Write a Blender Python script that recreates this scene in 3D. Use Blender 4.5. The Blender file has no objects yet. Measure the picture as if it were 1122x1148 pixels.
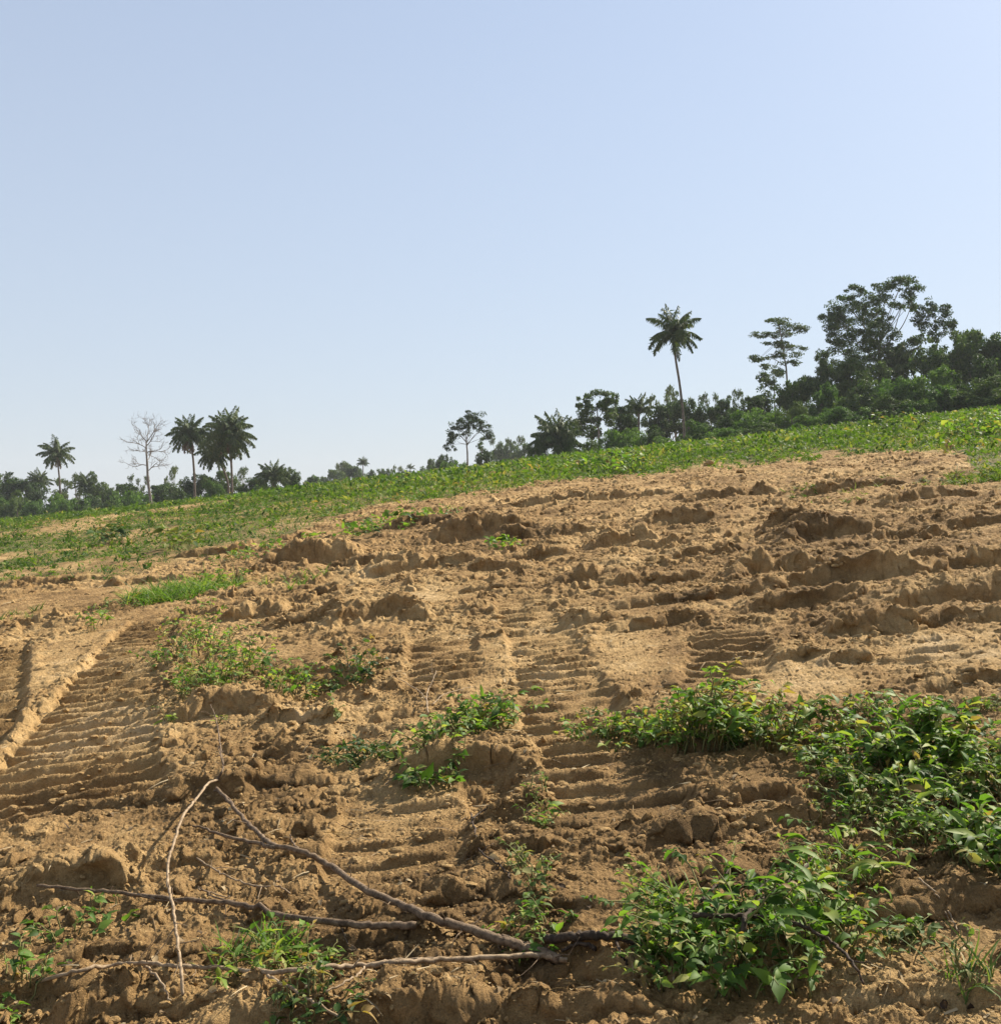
import bpy, math, time
import numpy as np
from mathutils import Vector
T0 = time.time()
rng = np.random.default_rng(11)
S = bpy.context.scene
COL = S.collection
F = 1203.0; CX = 561.0; CY = 574.0          # reference frame: focal length and centre in photo units
EYE = 1.65                                  # camera height over the soil; the camera is the world origin
SUN_AZ, SUN_EL = math.radians(47), math.radians(39)

# ------------------------------------------------------------------ noise
_p = np.random.default_rng(5).permutation(512).astype(np.int32)
_ga = np.random.default_rng(6).uniform(0, 2*math.pi, 512)
_gx = np.cos(_ga).astype(np.float32); _gy = np.sin(_ga).astype(np.float32)
def perlin(x, y, seed=0):
    x = np.asarray(x, np.float64) + seed*17.31; y = np.asarray(y, np.float64) - seed*9.77
    xf = np.floor(x); yf = np.floor(y)
    xi = xf.astype(np.int64) & 511; yi = yf.astype(np.int64) & 511
    fx = (x-xf).astype(np.float32); fy = (y-yf).astype(np.float32)
    x1 = (xi+1) & 511; y1 = (yi+1) & 511
    px0 = _p[xi]; px1 = _p[x1]
    a = _p[(px0+yi) & 511]; b = _p[(px1+yi) & 511]; c = _p[(px0+y1) & 511]; d = _p[(px1+y1) & 511]
    u = fx*fx*fx*(fx*(fx*6-15)+10); v = fy*fy*fy*(fy*(fy*6-15)+10)
    n00 = _gx[a]*fx+_gy[a]*fy; n10 = _gx[b]*(fx-1)+_gy[b]*fy
    n01 = _gx[c]*fx+_gy[c]*(fy-1); n11 = _gx[d]*(fx-1)+_gy[d]*(fy-1)
    return (n00+u*(n10-n00))*(1-v)+(n01+u*(n11-n01))*v      # about -0.7 .. 0.7
def fbm(x, y, seed, o=3, g=0.5):
    s = 0; a = 1; f = 1
    for k in range(o):
        s = s + a*perlin(x*f, y*f, seed+k*3); a *= g; f *= 2.03
    return s
_r1 = np.random.default_rng(7).random(512).astype(np.float32)
_r2 = np.random.default_rng(8).random(512).astype(np.float32)
_r3 = np.random.default_rng(9).random(512).astype(np.float32)
def clods(x, y, seed=0, dens=0.6):
    """rounded lumps of soil, one per cell: height 0..1"""
    x = x+seed*3.7; y = y+seed*1.3
    xf = np.floor(x); yf = np.floor(y); out = np.zeros(x.shape, np.float32)
    for dx in (-1, 0, 1):
        for dy in (-1, 0, 1):
            cx = xf+dx; cy = yf+dy
            h = _p[(_p[cx.astype(np.int64) & 511]+cy.astype(np.int64)) & 511]
            ox = cx+_r1[h]-x; oy = cy+_r2[h]-y
            r = 0.18+0.5*_r3[h]**2
            ang = _ga[h]; ca = np.cos(ang); sa = np.sin(ang)
            q = ((ox*ca+oy*sa)/r)**2+((-ox*sa+oy*ca)/(r*0.7))**2
            k = np.where(_r1[(h*7) & 511] < dens, 1.0, 0.0)
            out = np.maximum(out, k*np.sqrt(np.clip(1-q, 0, 1))*r*1.4)
    return out
def noise3(p, seed):
    """value noise in three dimensions, -1 .. 1"""
    p = p+seed*11.7; f = np.floor(p); t = (p-f).astype(np.float32); t = t*t*(3-2*t); i = f.astype(np.int64) & 511; out = 0
    for dx in (0, 1):
        wx = t[:, 0] if dx else 1-t[:, 0]; a = _p[(i[:, 0]+dx) & 511]
        for dy in (0, 1):
            wy = wx*(t[:, 1] if dy else 1-t[:, 1]); b = _p[(a+i[:, 1]+dy) & 511]
            for dz in (0, 1): out = out+wy*(t[:, 2] if dz else 1-t[:, 2])*_r2[_p[(b+i[:, 2]+dz) & 511]]
    return out*2-1
def sstep(a, b, x):
    t = np.clip((x-a)/(b-a), 0, 1); return t*t*(3-2*t)

# ------------------------------------------------------------------ large shape of the land
def gprof(y):
    # rises away from the camera to a crest some 85 m off, then falls gently
    y = np.asarray(y, np.float64)
    a = np.where(y < 60, 0.0655*y, 0.0655*60+0.0655*32*(1-np.exp(-(np.maximum(y, 60)-60)/32)))
    return a-0.012*np.maximum(y-110, 0)
def base(x, y):
    xs = np.where(np.abs(x) < 1e-9, 0, 170*np.tanh(x/170))
    g = np.where(y > 0, gprof(np.maximum(y, 0)), 0.03*y)
    return -EYE+0.1123*xs+g
def uv(x, y):
    yy = np.maximum(y, 0.8)
    return CX+F*x/yy, CY-F*base(x, yy)/yy
def ground_pt(u, v):
    """the point of the smooth land seen at u, v of the reference frame"""
    t = (u-CX)/F; q = (CY-v)/F
    ys = np.geomspace(1.2, 120, 3000)
    k = base(t*ys, ys)/ys-q
    i = np.argmax(k > 0)
    if k[i] <= 0: i = len(ys)-1
    return t*ys[i], ys[i]

# field edge in reference units: above it the land is green
EDGE_U = np.array([-400, 0, 120, 170, 300, 420, 560, 620, 700, 800, 900, 1000, 1080, 1095, 1122, 1500])
EDGE_V = np.array([662, 655, 650, 638, 606, 568, 549, 541, 533, 518, 509, 502, 508, 536, 541, 560])
def bare_strip(x, y):
    u, v = uv(x, y); left = sstep(560, 250, u)
    return sstep(.0, .30, fbm(x*.12+3, y*.20, 93, 3)+.14*left-.10*(1-left))*(.25+.65*left)
def green_mask(x, y):
    u, v = uv(x, y)
    n = perlin(x*0.5, y*0.22, 31)*20*np.clip(14/np.maximum(y, 5), 0.3, 1)+perlin(x*1.7, y*1.1, 32)*9
    e = np.interp(u, EDGE_U, EDGE_V)+n
    return np.where(y > 8, sstep(6, -5, v-e), 0.0)

# ------------------------------------------------------------------ authored relief
# (u, v of the foot of the face, half width, height, back length factor, turn) in reference units
BUMPS = [
 (352,630,62,27,2.6,0),(398,634,34,17,2,0),(480,640,68,20,3,0),(440,642,34,14,3,0),(540,600,64,26,3,0),(575,606,30,18,2,0),(470,592,50,12,3,0),
 (250,622,60,10,3,0),(40,658,80,9,3,0),(150,655,40,9,3,0),(425,694,60,20,3,6),(462,697,24,12,3,0),(350,700,52,14,3,0),(325,668,60,10,2,0),
 (283,690,40,18,2.5,0),(222,690,30,10,3,0),(935,600,62,32,3,0),(885,596,28,18,3,0),(760,584,48,20,3,0),(740,612,40,14,3,0),(700,608,42,22,3,0),
 (870,640,54,26,3,4),(930,652,90,22,3,0),(985,648,60,20,3,0),(830,665,50,14,3,0),(900,678,70,18,3,0),(1080,676,110,26,3,0),(1000,672,56,16,3,0),
 (1040,703,70,18,3,0),(975,712,48,20,3,-6),(1100,700,40,14,3,0),(730,652,70,16,3,0),(660,652,46,18,3,0),(740,674,54,12,3,0),(636,702,30,20,3,0),
 (745,700,66,14,3,0),(668,700,44,12,3,0),(1085,770,60,24,3,8),(1040,742,50,16,3,0),(965,742,50,13,3,0),(895,742,34,13,3,0),(640,600,40,12,3,0),
 (620,568,50,9,3,0),(700,560,60,8,3,0),(820,556,60,10,3,0),(960,548,60,11,3,0),(1040,560,60,12,3,0),(1090,590,50,14,3,0),(1020,600,40,12,3,0),
 (800,618,50,14,3,0),(1010,630,60,14,3,0),(1100,636,50,14,3,0),(560,640,50,11,3,0),(610,622,40,10,3,0),(540,662,40,8,3,0),
 (530,864,74,42,2.0,0),(470,872,44,24,2,0),(255,800,66,44,2.2,0),(330,812,54,28,2.5,0),(390,790,34,26,2.5,0),(225,892,60,38,2.5,-6),(300,884,60,30,2.5,4),
 (118,905,66,20,2.5,-8),(75,1000,70,60,2.2,24),(190,968,60,22,2.5,0),(560,958,70,22,2,0),(590,915,40,30,2,0),(540,1010,70,24,2,0),(640,1020,40,20,2,0),
 (840,900,66,34,2.2,0),(880,930,50,24,2.4,0),(770,944,60,26,2.4,0),(820,975,70,20,2.4,0),(1000,820,100,26,2.5,0),(1090,868,80,30,2.5,0),(800,842,120,24,2.2,0),
 (1085,1020,90,36,2.2,0),(1050,1120,90,32,2.2,0),(960,1040,60,24,2,0),(150,1148,90,42,2.2,0),(290,1168,90,54,2.2,0),(40,1120,60,26,2.2,0),
 (460,1150,120,52,2.2,0),(640,1148,90,44,2.2,0),(650,1076,70,28,2.0,0),(350,960,60,22,2,0),(430,1060,80,20,2,0),(110,1070,60,22,2,0),
]
PITS = [(372,776,46,20),(340,760,40,14),(395,826,26,12),(560,880,46,18),(40,800,26,16),(440,806,40,9),(1030,700,20,6),(600,1090,90,26),(700,1075,60,18),
 (940,895,40,14),(300,850,40,12),(545,905,40,10),(330,940,40,12),(120,840,30,8)]
# tracks: centre line (u, v), width in metres, depth, pitch
TRACKS = [
 ([(66,925),(76,885),(84,850),(104,805),(132,755),(158,715),(178,690)],[1.0,1.0,.94,.85,.75,.65,.6],.085,.235,1.0),
 ([(-60,850),(-22,800),(-4,755),(4,722)],[.62,.6,.55,.5],.13,.21,1.0),
 ([(696,945),(690,890),(672,845),(640,800),(622,750),(604,710),(580,668)],[.62,.62,.6,.6,.56,.56,.55],.036,.225,.6),
 ([(436,1015),(440,960),(448,910),(462,868)],[.62,.62,.6,.55],.045,.22,.62),
 ([(818,772),(815,735),(812,698)],[.58,.56,.55],.04,.22,.8),
 ([(498,775),(497,735),(495,705)],[.56,.56,.55],.035,.23,.7),
 ([(1060,760),(1030,735),(1005,715)],[.6,.6,.6],.03,.24,.6),
]
SMOOTH = [(70,735,70,50),(722,735,56,36),(900,762,70,26),(1085,735,50,24),(120,945,90,30),(860,880,40,28),(690,1010,50,40),(540,745,30,30),(310,735,60,20),
 (380,1050,70,20),(90,672,120,14),(720,680,40,14),(480,670,60,12),(1040,1050,70,40),(1000,690,30,10)]
def _bump_world():
    out = []
    for (u, v, hw, h, bk, rot) in BUMPS:
        x, y = ground_pt(u, v); m = y/F
        out.append((x, y, hw*m, h*m*(.98 if v < 770 else .58), bk, math.radians(rot)))
    return out
BW = _bump_world()
PW = []
for (u, v, hw, h) in PITS:
    x, y = ground_pt(u, v); PW.append((x, y, hw*y/F, h*y/F))
TW = []
for pts, ws, dep, pitch, amp in TRACKS:
    TW.append((np.array([ground_pt(*p) for p in pts]), ws, dep, pitch, amp))
SW = []
for (u, v, ru, rv) in SMOOTH:
    x, y = ground_pt(u, v); x0, y0 = ground_pt(u, v+rv); x1, y1 = ground_pt(u, v-rv)
    SW.append((x, y, ru*y/F, max(abs(y-y0), abs(y1-y))))

TIN = {}
def H(x, y, keep=False):
    """height of the soil at x, y (metres, the camera's height is 0)"""
    shape = np.shape(x)
    x = np.asarray(x, np.float64).ravel(); y = np.asarray(y, np.float64).ravel()
    z = base(x, y).astype(np.float64)
    r = np.hypot(x, y)
    gm = green_mask(x, y)
    far = sstep(200, 60, r)
    # wide undulation
    z += fbm(x*0.06, y*0.06, 1, 2)*0.28*sstep(6, 30, r)
    z += fbm(x*0.33, y*0.33, 2, 2)*0.06*far*sstep(3, 14, r)
    near = r < 62
    xn = x[near]; yn = y[near]; rn = r[near]; gn = gm[near]
    dz = np.zeros(xn.shape); rough = np.ones(xn.shape)
    for (cx, cy, rx, ry) in SW:
        m = (np.abs(xn-cx) < rx*1.6) & (np.abs(yn-cy) < ry*1.6)
        q = np.sqrt(((xn[m]-cx)/rx)**2+((yn[m]-cy)/ry)**2)
        rough[m] *= 1-0.72*sstep(1.3, 0.5, q)
    # warp shared by the authored relief
    wx = perlin(xn*2.1, yn*2.1, 41)*0.12+perlin(xn*6, yn*6, 43)*0.03
    wy = perlin(xn*1.6, yn*2.1, 42)*0.16+perlin(xn*5, yn*5, 44)*0.045+perlin(xn*13, yn*13, 45)*0.014
    for (cx, cy, hw, h, bk, rot) in BW:
        L = h*(bk+2.2)+0.2
        m = (np.abs(xn-cx) < hw*1.7+0.2) & (np.abs(yn-cy-L*0.3) < L*1.2+hw*abs(math.sin(rot))+.3)
        if not m.any(): continue
        X = xn[m]-cx; Y = yn[m]-cy; c, s = math.cos(rot), math.sin(rot)
        k = min(1.0, h*3)
        lx = X*c+Y*s+wx[m]*min(1, hw*2); ly = -X*s+Y*c+wy[m]*(0.45+k)
        ly = ly+(lx/hw)**2*h*0.9
        win = sstep(1.25, 0.45, np.abs(lx)/hw)
        cr = 0.8+0.4*perlin(xn[m]*3.3/max(hw, .25)*0.3, yn[m]*0.7, 47)+0.35*perlin(xn[m]*5, yn[m]*5, 48)
        Lf = h*0.75
        f = sstep(-0.1*Lf, Lf, ly)*(1-sstep(Lf, Lf+h*bk*1.25+0.15, ly))
        dz[m] += h*np.clip(cr, .3, 1.5)*win*f
        # a shallow scrape at the foot
        dz[m] -= 0.16*h*win*np.exp(-((ly+0.25*h)/(0.4*h+.02))**2)
    for (cx, cy, hw, h) in PW:
        m = (np.abs(xn-cx) < hw*1.8+.1) & (np.abs(yn-cy) < h*6+.3)
        lx = (xn[m]-cx+wx[m])/hw; ly = (yn[m]-cy+wy[m])/(h*2.6+0.05)
        dz[m] -= h*1.1*sstep(1.1, 0.35, np.sqrt(lx*lx+ly*ly))
    # vehicle tracks with shoe prints
    tin = np.zeros(xn.shape); tsm = np.zeros(xn.shape)
    for P, ws, dep, pitch, amp in TW:
        x0, y0 = P.min(0)-1; x1, y1 = P.max(0)+1
        m = np.nonzero((xn > x0) & (xn < x1) & (yn > y0) & (yn < y1))[0]
        if not len(m): continue
        X = xn[m]; Y = yn[m]; bd = np.full(X.shape, 1e9); bs = np.zeros(X.shape); bw = np.ones(X.shape); acc = 0; sd = np.zeros(X.shape); endf = np.ones(X.shape)
        for i in range(len(P)-1):
            a = P[i]; b = P[i+1]; d = b-a; L = np.hypot(*d)
            traw = ((X-a[0])*d[0]+(Y-a[1])*d[1])/(L*L); t = np.clip(traw, 0, 1)
            ex = X-(a[0]+d[0]*t); ey = Y-(a[1]+d[1]*t); dd = np.hypot(ex, ey)
            side = (ex*d[1]-ey*d[0])/L
            up = dd < bd
            bd = np.where(up, dd, bd); bs = np.where(up, acc+t*L, bs); bw = np.where(up, ws[i]+(ws[i+1]-ws[i])*t, bw); sd = np.where(up, side, sd)
            acc += L
        e = sstep(0, 0.5, bs)*sstep(0, 0.5, acc-bs)
        dl = np.abs(sd+perlin(X*3, Y*3, 51)*0.035)+np.maximum(bd-np.abs(sd), 0)*3
        half = bw/2
        inside = sstep(half+0.035, half-0.045, dl)*e
        irr = 0.35 if ws[0] > .9 or dep > .1 else (1.5 if amp < .65 else 1.0); brk = (1.45 if irr < 1 else 1.0)*np.clip(1.05-.15*irr+1.3*irr*perlin(X*1.5, Y*1.5, 52)+1.1*irr*perlin(X*5, Y*8, 57), 0.0, 1.5)
        ph = bs/pitch+perlin(X*1.1, Y*1.1, 53)*0.22+perlin(X*8, Y*2, 54)*0.05-(sd/half)**2*0.16
        fr = ph-np.floor(ph)
        bar = sstep(0.0, 0.15, fr)*(1-sstep(0.20, 0.62, fr)*.85)*(1-sstep(.8, 1, fr))
        dz[m] = dz[m]*(1-0.75*inside)+inside*(-dep+bar*.056*amp*brk)
        berm = np.exp(-((dl-half-0.07)/0.06)**2)*e
        dz[m] += berm*0.026*amp*np.clip(0.45+2.2*perlin(X*2.4, Y*2.4, 55), 0, 1.8)
        tin[m] = np.maximum(tin[m], inside)
    if keep: TIN['t'] = np.zeros(x.shape, np.float32); TIN['t'][near] = tin
    loose = rough*(1-0.9*tin)*(1-0.75*gn)
    # soil pushed about by the blade, large to small; wind-rowed across the line of sight
    mid = sstep(7, 16, rn)
    bl = fbm(xn*0.55+wx, yn*0.85+wy, 61, 2)
    dz += loose*(0.03+0.08*mid)*bl
    bl = 2.4*np.abs(perlin(xn*1.5+wx*2, yn*2.6+wy*2, 62))
    dz += loose*(0.022+0.034*mid)*np.clip(bl-0.3, -.3, .8)
    patch = sstep(-0.25, 0.35, fbm(xn*0.8, yn*0.8, 63, 2))
    c1 = clods(xn*1.9+wx*2.5, yn*2.7+wy*2.5, 1, .5)
    c1 = c1*(0.75+0.9*perlin(xn*8, yn*8, 60))
    dz += loose*patch*c1*(0.05+0.06*mid)
    cn = rn < 40
    c2 = clods(xn[cn]*5.2+wx[cn]*9, yn[cn]*6.4+wy[cn]*9, 2, .62)*(0.8+1.0*perlin(xn[cn]*17, yn[cn]*17, 59))
    dz[cn] += (rough*(1-0.9*tin)*(1-0.8*gn))[cn]*(0.25+0.75*patch[cn])*c2*(0.075+.03*mid[cn])
    bl = np.abs(perlin(xn[cn]*7, yn[cn]*8, 64))
    dz[cn] += loose[cn]*(bl-.2)*0.045
    dz[cn] += (1-.6*tin[cn])*(0.3+.7*rough[cn])*(1-.8*gn[cn])*perlin(xn[cn]*11, yn[cn]*13, 58)*.020*(1-.6*tin[cn])
    cn = rn < 20
    xx = xn[cn]; yy = yn[cn]
    p2 = sstep(-.3, .3, perlin(xx*1.7, yy*1.7, 69))
    c3 = clods(xx*14+wx[cn]*20, yy*15+wy[cn]*20, 3, .65)*(0.8+1.0*perlin(xx*40, yy*40, 56))
    tq = 1-.8*tin[cn]
    dz[cn] += tq*(0.4+0.6*rough[cn])*(0.25+0.75*p2)*c3*0.032
    dz[cn] += tq*(0.45-np.abs(perlin(xx*20, yy*20, 65)))*0.020*(0.4+.6*rough[cn])
    dz[cn] += np.abs(perlin(xx*44, yy*44, 66))*0.011
    dz[cn] += perlin(xx*90, yy*90, 57)*0.0035
    # the weedy field keeps small hummocks
    dz += gn*(fbm(xn*1.1, yn*1.1, 67, 2)*0.10)
    # a scraped, slightly lower band where the bare ground meets the field
    z[near] += dz*sstep(62, 50, rn)*sstep(0.6, 1.6, rn)
    return z.reshape(shape)
def H1(x, y): return float(H(np.array([x]), np.array([y]))[0])
_ys = np.geomspace(2.0, 110, 420)
def hit(u, v):
    """where the line of sight u, v first meets the real soil"""
    t = (u-CX)/F; q = (CY-v)/F
    k = H(t*_ys, _ys)-q*_ys
    i = int(np.argmax(k > 0)) if (k > 0).any() else len(_ys)-1
    ys = np.linspace(_ys[max(i-1, 0)], _ys[i], 24); k = H(t*ys, ys)-q*ys; j = int(np.argmax(k > 0)) if (k > 0).any() else 23
    return np.array([t*ys[j], ys[j], q*ys[j]])

# ------------------------------------------------------------------ mesh and object helpers
def mesh_np(name, co, tri=None, quad=None, attrs=None, mats=()):
    me = bpy.data.meshes.new(name)
    co = np.ascontiguousarray(co, np.float32)
    parts = []; starts = []; n = 0
    if quad is not None and len(quad):
        parts.append(np.asarray(quad, np.int32).ravel()); starts.append(np.arange(len(quad))*4); n += len(quad)*4
    if tri is not None and len(tri):
        parts.append(np.asarray(tri, np.int32).ravel()); starts.append(n+np.arange(len(tri))*3); n += len(tri)*3
    loops = np.concatenate(parts); st = np.concatenate(starts).astype(np.int32)
    me.vertices.add(len(co)); me.vertices.foreach_set('co', co.ravel())
    me.loops.add(len(loops)); me.loops.foreach_set('vertex_index', loops)
    me.polygons.add(len(st)); me.polygons.foreach_set('loop_start', st)
    for k, a in (attrs or {}).items():
        at = me.attributes.new(k, 'FLOAT', 'POINT'); at.data.foreach_set('value', np.ascontiguousarray(a, np.float32))
    me.update(calc_edges=True)
    for m in mats: me.materials.append(m)
    return me
def link(name, me, parent=None, loc=None, rotz=0):
    o = bpy.data.objects.new(name, me); COL.objects.link(o)
    if parent is not None: o.parent = parent
    if loc is not None: o.location = loc
    if rotz: o.rotation_euler = (0, 0, rotz)
    return o
def empty(name, loc, label, cat, group=None, rotz=0):
    o = link(name, None, None, tuple(float(c) for c in loc), rotz); tag(o, label, cat, group); return o
def tag(o, label, cat, group=None):
    o['label'] = label; o['category'] = cat
    if group: o['group'] = group
def copy_tree(o, parent=None):
    c = o.copy(); COL.objects.link(c)
    if parent is not None: c.parent = parent
    for ch in [q for q in o.children]: copy_tree(ch, c)
    return c
class MB:
    """collects verts, tris, quads and a tint per vertex"""
    def __init__(s): s.co = []; s.t = []; s.q = []; s.a = []; s.n = 0
    def add(s, co, tri=None, quad=None, tint=0.5):
        co = np.asarray(co, np.float32).reshape(-1, 3)
        if tri is not None and len(tri): s.t.append(np.asarray(tri)+s.n)
        if quad is not None and len(quad): s.q.append(np.asarray(quad)+s.n)
        s.a.append(np.broadcast_to(np.asarray(tint, np.float32), (len(co),)).copy()); s.co.append(co); s.n += len(co)
    def build(s, name, mat, parent=None, loc=None):
        me = mesh_np(name, np.concatenate(s.co), np.concatenate(s.t) if s.t else None, np.concatenate(s.q) if s.q else None, {'tint': np.concatenate(s.a)}, (mat,))
        return link(name, me, parent, loc)
def tube(mb, pts, rad, sides=6, tint=0.5, knob=0.0, rg=rng):
    pts = np.asarray(pts, float); n = len(pts)
    rad = np.broadcast_to(np.asarray(rad, float), (n,)).copy()
    if knob: rad = rad*(1+rg.uniform(-knob, knob, n))
    tan = np.gradient(pts, axis=0); tan /= np.linalg.norm(tan, axis=1)[:, None]+1e-9
    up = np.array([0, 0, 1.0]) if abs(tan[0, 2]) < .9 else np.array([1.0, 0, 0])
    a = np.cross(tan, up); a /= np.linalg.norm(a, axis=1)[:, None]+1e-9; b = np.cross(tan, a)
    th = np.arange(sides)*2*math.pi/sides
    jit = 1+(rg.uniform(-knob, knob, (n, sides, 1))*0.6 if knob else 0)
    co = pts[:, None]+(a[:, None]*np.cos(th)[None, :, None]+b[:, None]*np.sin(th)[None, :, None])*rad[:, None, None]*jit
    co = co.reshape(-1, 3); co = np.vstack([co, pts[0], pts[-1]])
    i = np.arange(n-1)[:, None]*sides; j = np.arange(sides)[None]; j1 = (j+1) % sides
    q = np.stack([i+j, i+j1, i+sides+j1, i+sides+j], -1).reshape(-1, 4)
    jj = np.arange(sides); t1 = np.stack([jj, np.full(sides, n*sides), (jj+1) % sides], -1)[:, [0, 1, 2]]
    t2 = np.stack([(n-1)*sides+jj, (n-1)*sides+(jj+1) % sides, np.full(sides, n*sides+1)], -1)
    mb.add(co, np.vstack([t1, t2]), q, tint)
def spline(P, n=8):
    """Catmull-Rom through the points"""
    P = np.asarray(P, float); Q = np.vstack([2*P[0]-P[1], P, 2*P[-1]-P[-2]]); out = []
    for i in range(1, len(Q)-2):
        t = np.linspace(0, 1, n, endpoint=False)[:, None]
        p0, p1, p2, p3 = Q[i-1], Q[i], Q[i+1], Q[i+2]
        out.append(0.5*((2*p1)+(-p0+p2)*t+(2*p0-5*p1+4*p2-p3)*t**2+(-p0+3*p1-3*p2+p3)*t**3))
    out.append(P[-1:]); return np.vstack(out)
def norm(v): return v/(np.linalg.norm(v, axis=-1, keepdims=True)+1e-9)
# leaf templates: (t along, s across) and faces
LT = {}
def _tmpl(name, prof):
    t = [p[0] for p in prof]; vs = []; q = []; tr = []
    # left, mid, right rows
    for (tt, w) in prof: vs += [(tt, -w), (tt, 0), (tt, w)]
    for i in range(len(prof)-1):
        a = i*3; q += [(a, a+1, a+4, a+3), (a+1, a+2, a+5, a+4)]
    LT[name] = (np.array(vs), np.array(q))
_tmpl('ovate', [(0, .03), (.12, .30), (.36, .50), (.65, .36), (.88, .13), (1, .01)])
_tmpl('lance', [(0, .05), (.2, .38), (.45, .5), (.72, .34), (.9, .14), (1, .01)])
_tmpl('simple', [(0, .06), (.4, .5), (1, .02)])
_tmpl('blade', [(0, .5), (.35, .42), (.7, .25), (1, .02)])
def leaves(mb, pos, dirv, L, W, kind='ovate', curl=0.5, fold=0.35, tint=None, upv=None, rg=rng):
    """many leaves at once: pos (n,3), dirv (n,3), length and width arrays"""
    n = len(pos)
    if n == 0: return
    T, Q = LT[kind]
    d = norm(np.asarray(dirv, float)); up = np.array([0, 0, 1.0])+rg.normal(0, .45, (n, 3)) if upv is None else upv
    s = norm(np.cross(d, up)); nn = np.cross(s, d)
    L = np.broadcast_to(L, (n,)); W = np.broadcast_to(W, (n,)); curl = curl*rg.uniform(.2, 1.6, n)
    t = T[:, 0][None]; w = T[:, 1][None]
    # bend downwards along the length
    ang = curl[:, None]*t
    along = L[:, None]*t*np.cos(ang*0.6); drop = -L[:, None]*t*np.sin(ang)*0.7
    lift = np.abs(w)*W[:, None]*fold+np.sin(t*9+rg.uniform(0, 6, n)[:, None])*np.abs(w)*W[:, None]*0.18
    co = pos[:, None]+d[:, None]*along[..., None]+s[:, None]*(w*W[:, None])[..., None]+nn[:, None]*(drop+lift)[..., None]
    k = len(T); q = (Q[None]+(np.arange(n)*k)[:, None, None]).reshape(-1, 4)
    if tint is None: tint = rg.random(n)
    mb.add(co.reshape(-1, 3), None, q, np.repeat(tint, k))

# ------------------------------------------------------------------ materials
def new_mat(name):
    m = bpy.data.materials.new(name); m.use_nodes = True; nt = m.node_tree; nt.nodes.clear()
    return m, nt.nodes, nt.links
def ramp(N, stops):
    r = N.new('ShaderNodeValToRGB'); cr = r.color_ramp
    while len(cr.elements) < len(stops): cr.elements.new(0.5)
    for e, (p, c) in zip(cr.elements, stops): e.position = p; e.color = (*c, 1)
    return r
DRYC = (.30, .20, .07)
def leaf_mat(name, stops, trans=0.4, rough=0.45, tcol=(1.0, 1.15, 0.45), scale=1.2, vary=0.12):
    m, N, K = new_mat(name)
    out = N.new('ShaderNodeOutputMaterial'); at = N.new('ShaderNodeAttribute'); at.attribute_name = 'tint'
    tc = N.new('ShaderNodeNewGeometry'); nz = N.new('ShaderNodeTexNoise'); nz.inputs['Scale'].default_value = scale; nz.inputs['Detail'].default_value = 3
    K.new(tc.outputs['Position'], nz.inputs['Vector'])
    mix = N.new('ShaderNodeMath'); mix.operation = 'MULTIPLY_ADD'; K.new(nz.outputs['Fac'], mix.inputs[0]); mix.inputs[1].default_value = 0.7
    sub = N.new('ShaderNodeMath'); sub.operation = 'MULTIPLY_ADD'; K.new(at.outputs['Fac'], sub.inputs[0]); sub.inputs[1].default_value = 0.8; sub.inputs[2].default_value = -0.25
    K.new(sub.outputs[0], mix.inputs[2])
    oi = N.new('ShaderNodeObjectInfo'); vr = N.new('ShaderNodeMath'); vr.operation = 'MULTIPLY_ADD'; vr.inputs[1].default_value = vary; K.new(oi.outputs['Random'], vr.inputs[0]); 
    v2 = N.new('ShaderNodeMath'); v2.operation = 'ADD'; v2.inputs[1].default_value = -vary*.5; K.new(mix.outputs[0], v2.inputs[0]); K.new(v2.outputs[0], vr.inputs[2])
    r = ramp(N, stops+[(1.0, DRYC)] if trans > .36 else stops); K.new(vr.outputs[0], r.inputs[0])
    p = N.new('ShaderNodeBsdfPrincipled'); p.inputs['Roughness'].default_value = rough+.2; p.inputs['Specular IOR Level'].default_value = 0.22
    K.new(r.outputs[0], p.inputs['Base Color'])
    tr = N.new('ShaderNodeBsdfTranslucent'); mc = N.new('ShaderNodeMix'); mc.data_type = 'RGBA'; mc.blend_type = 'MULTIPLY'; mc.inputs[0].default_value = 1
    K.new(r.outputs[0], mc.inputs[6]); mc.inputs[7].default_value = (*tcol, 1); K.new(mc.outputs[2], tr.inputs['Color'])
    ms = N.new('ShaderNodeMixShader'); ms.inputs[0].default_value = trans
    K.new(p.outputs[0], ms.inputs[1]); K.new(tr.outputs[0], ms.inputs[2]); K.new(ms.outputs[0], out.inputs['Surface'])
    return m
def bark_mat(name, a, b, scale=30, rough=0.85, bump=0.4):
    m, N, K = new_mat(name)
    out = N.new('ShaderNodeOutputMaterial'); g = N.new('ShaderNodeNewGeometry')
    nz = N.new('ShaderNodeTexNoise'); nz.inputs['Scale'].default_value = scale; nz.inputs['Detail'].default_value = 6; nz.inputs['Roughness'].default_value = .7
    K.new(g.outputs['Position'], nz.inputs['Vector'])
    r = ramp(N, [(0.36, a), (0.62, b)]); K.new(nz.outputs['Fac'], r.inputs[0])
    p = N.new('ShaderNodeBsdfPrincipled'); p.inputs['Roughness'].default_value = rough; p.inputs['Specular IOR Level'].default_value = 0.2
    K.new(r.outputs[0], p.inputs['Base Color'])
    bp = N.new('ShaderNodeBump'); bp.inputs['Strength'].default_value = bump; bp.inputs['Distance'].default_value = 0.3/scale
    K.new(nz.outputs['Fac'], bp.inputs['Height']); K.new(bp.outputs[0], p.inputs['Normal'])
    K.new(p.outputs[0], out.inputs['Surface']); return m
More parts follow.
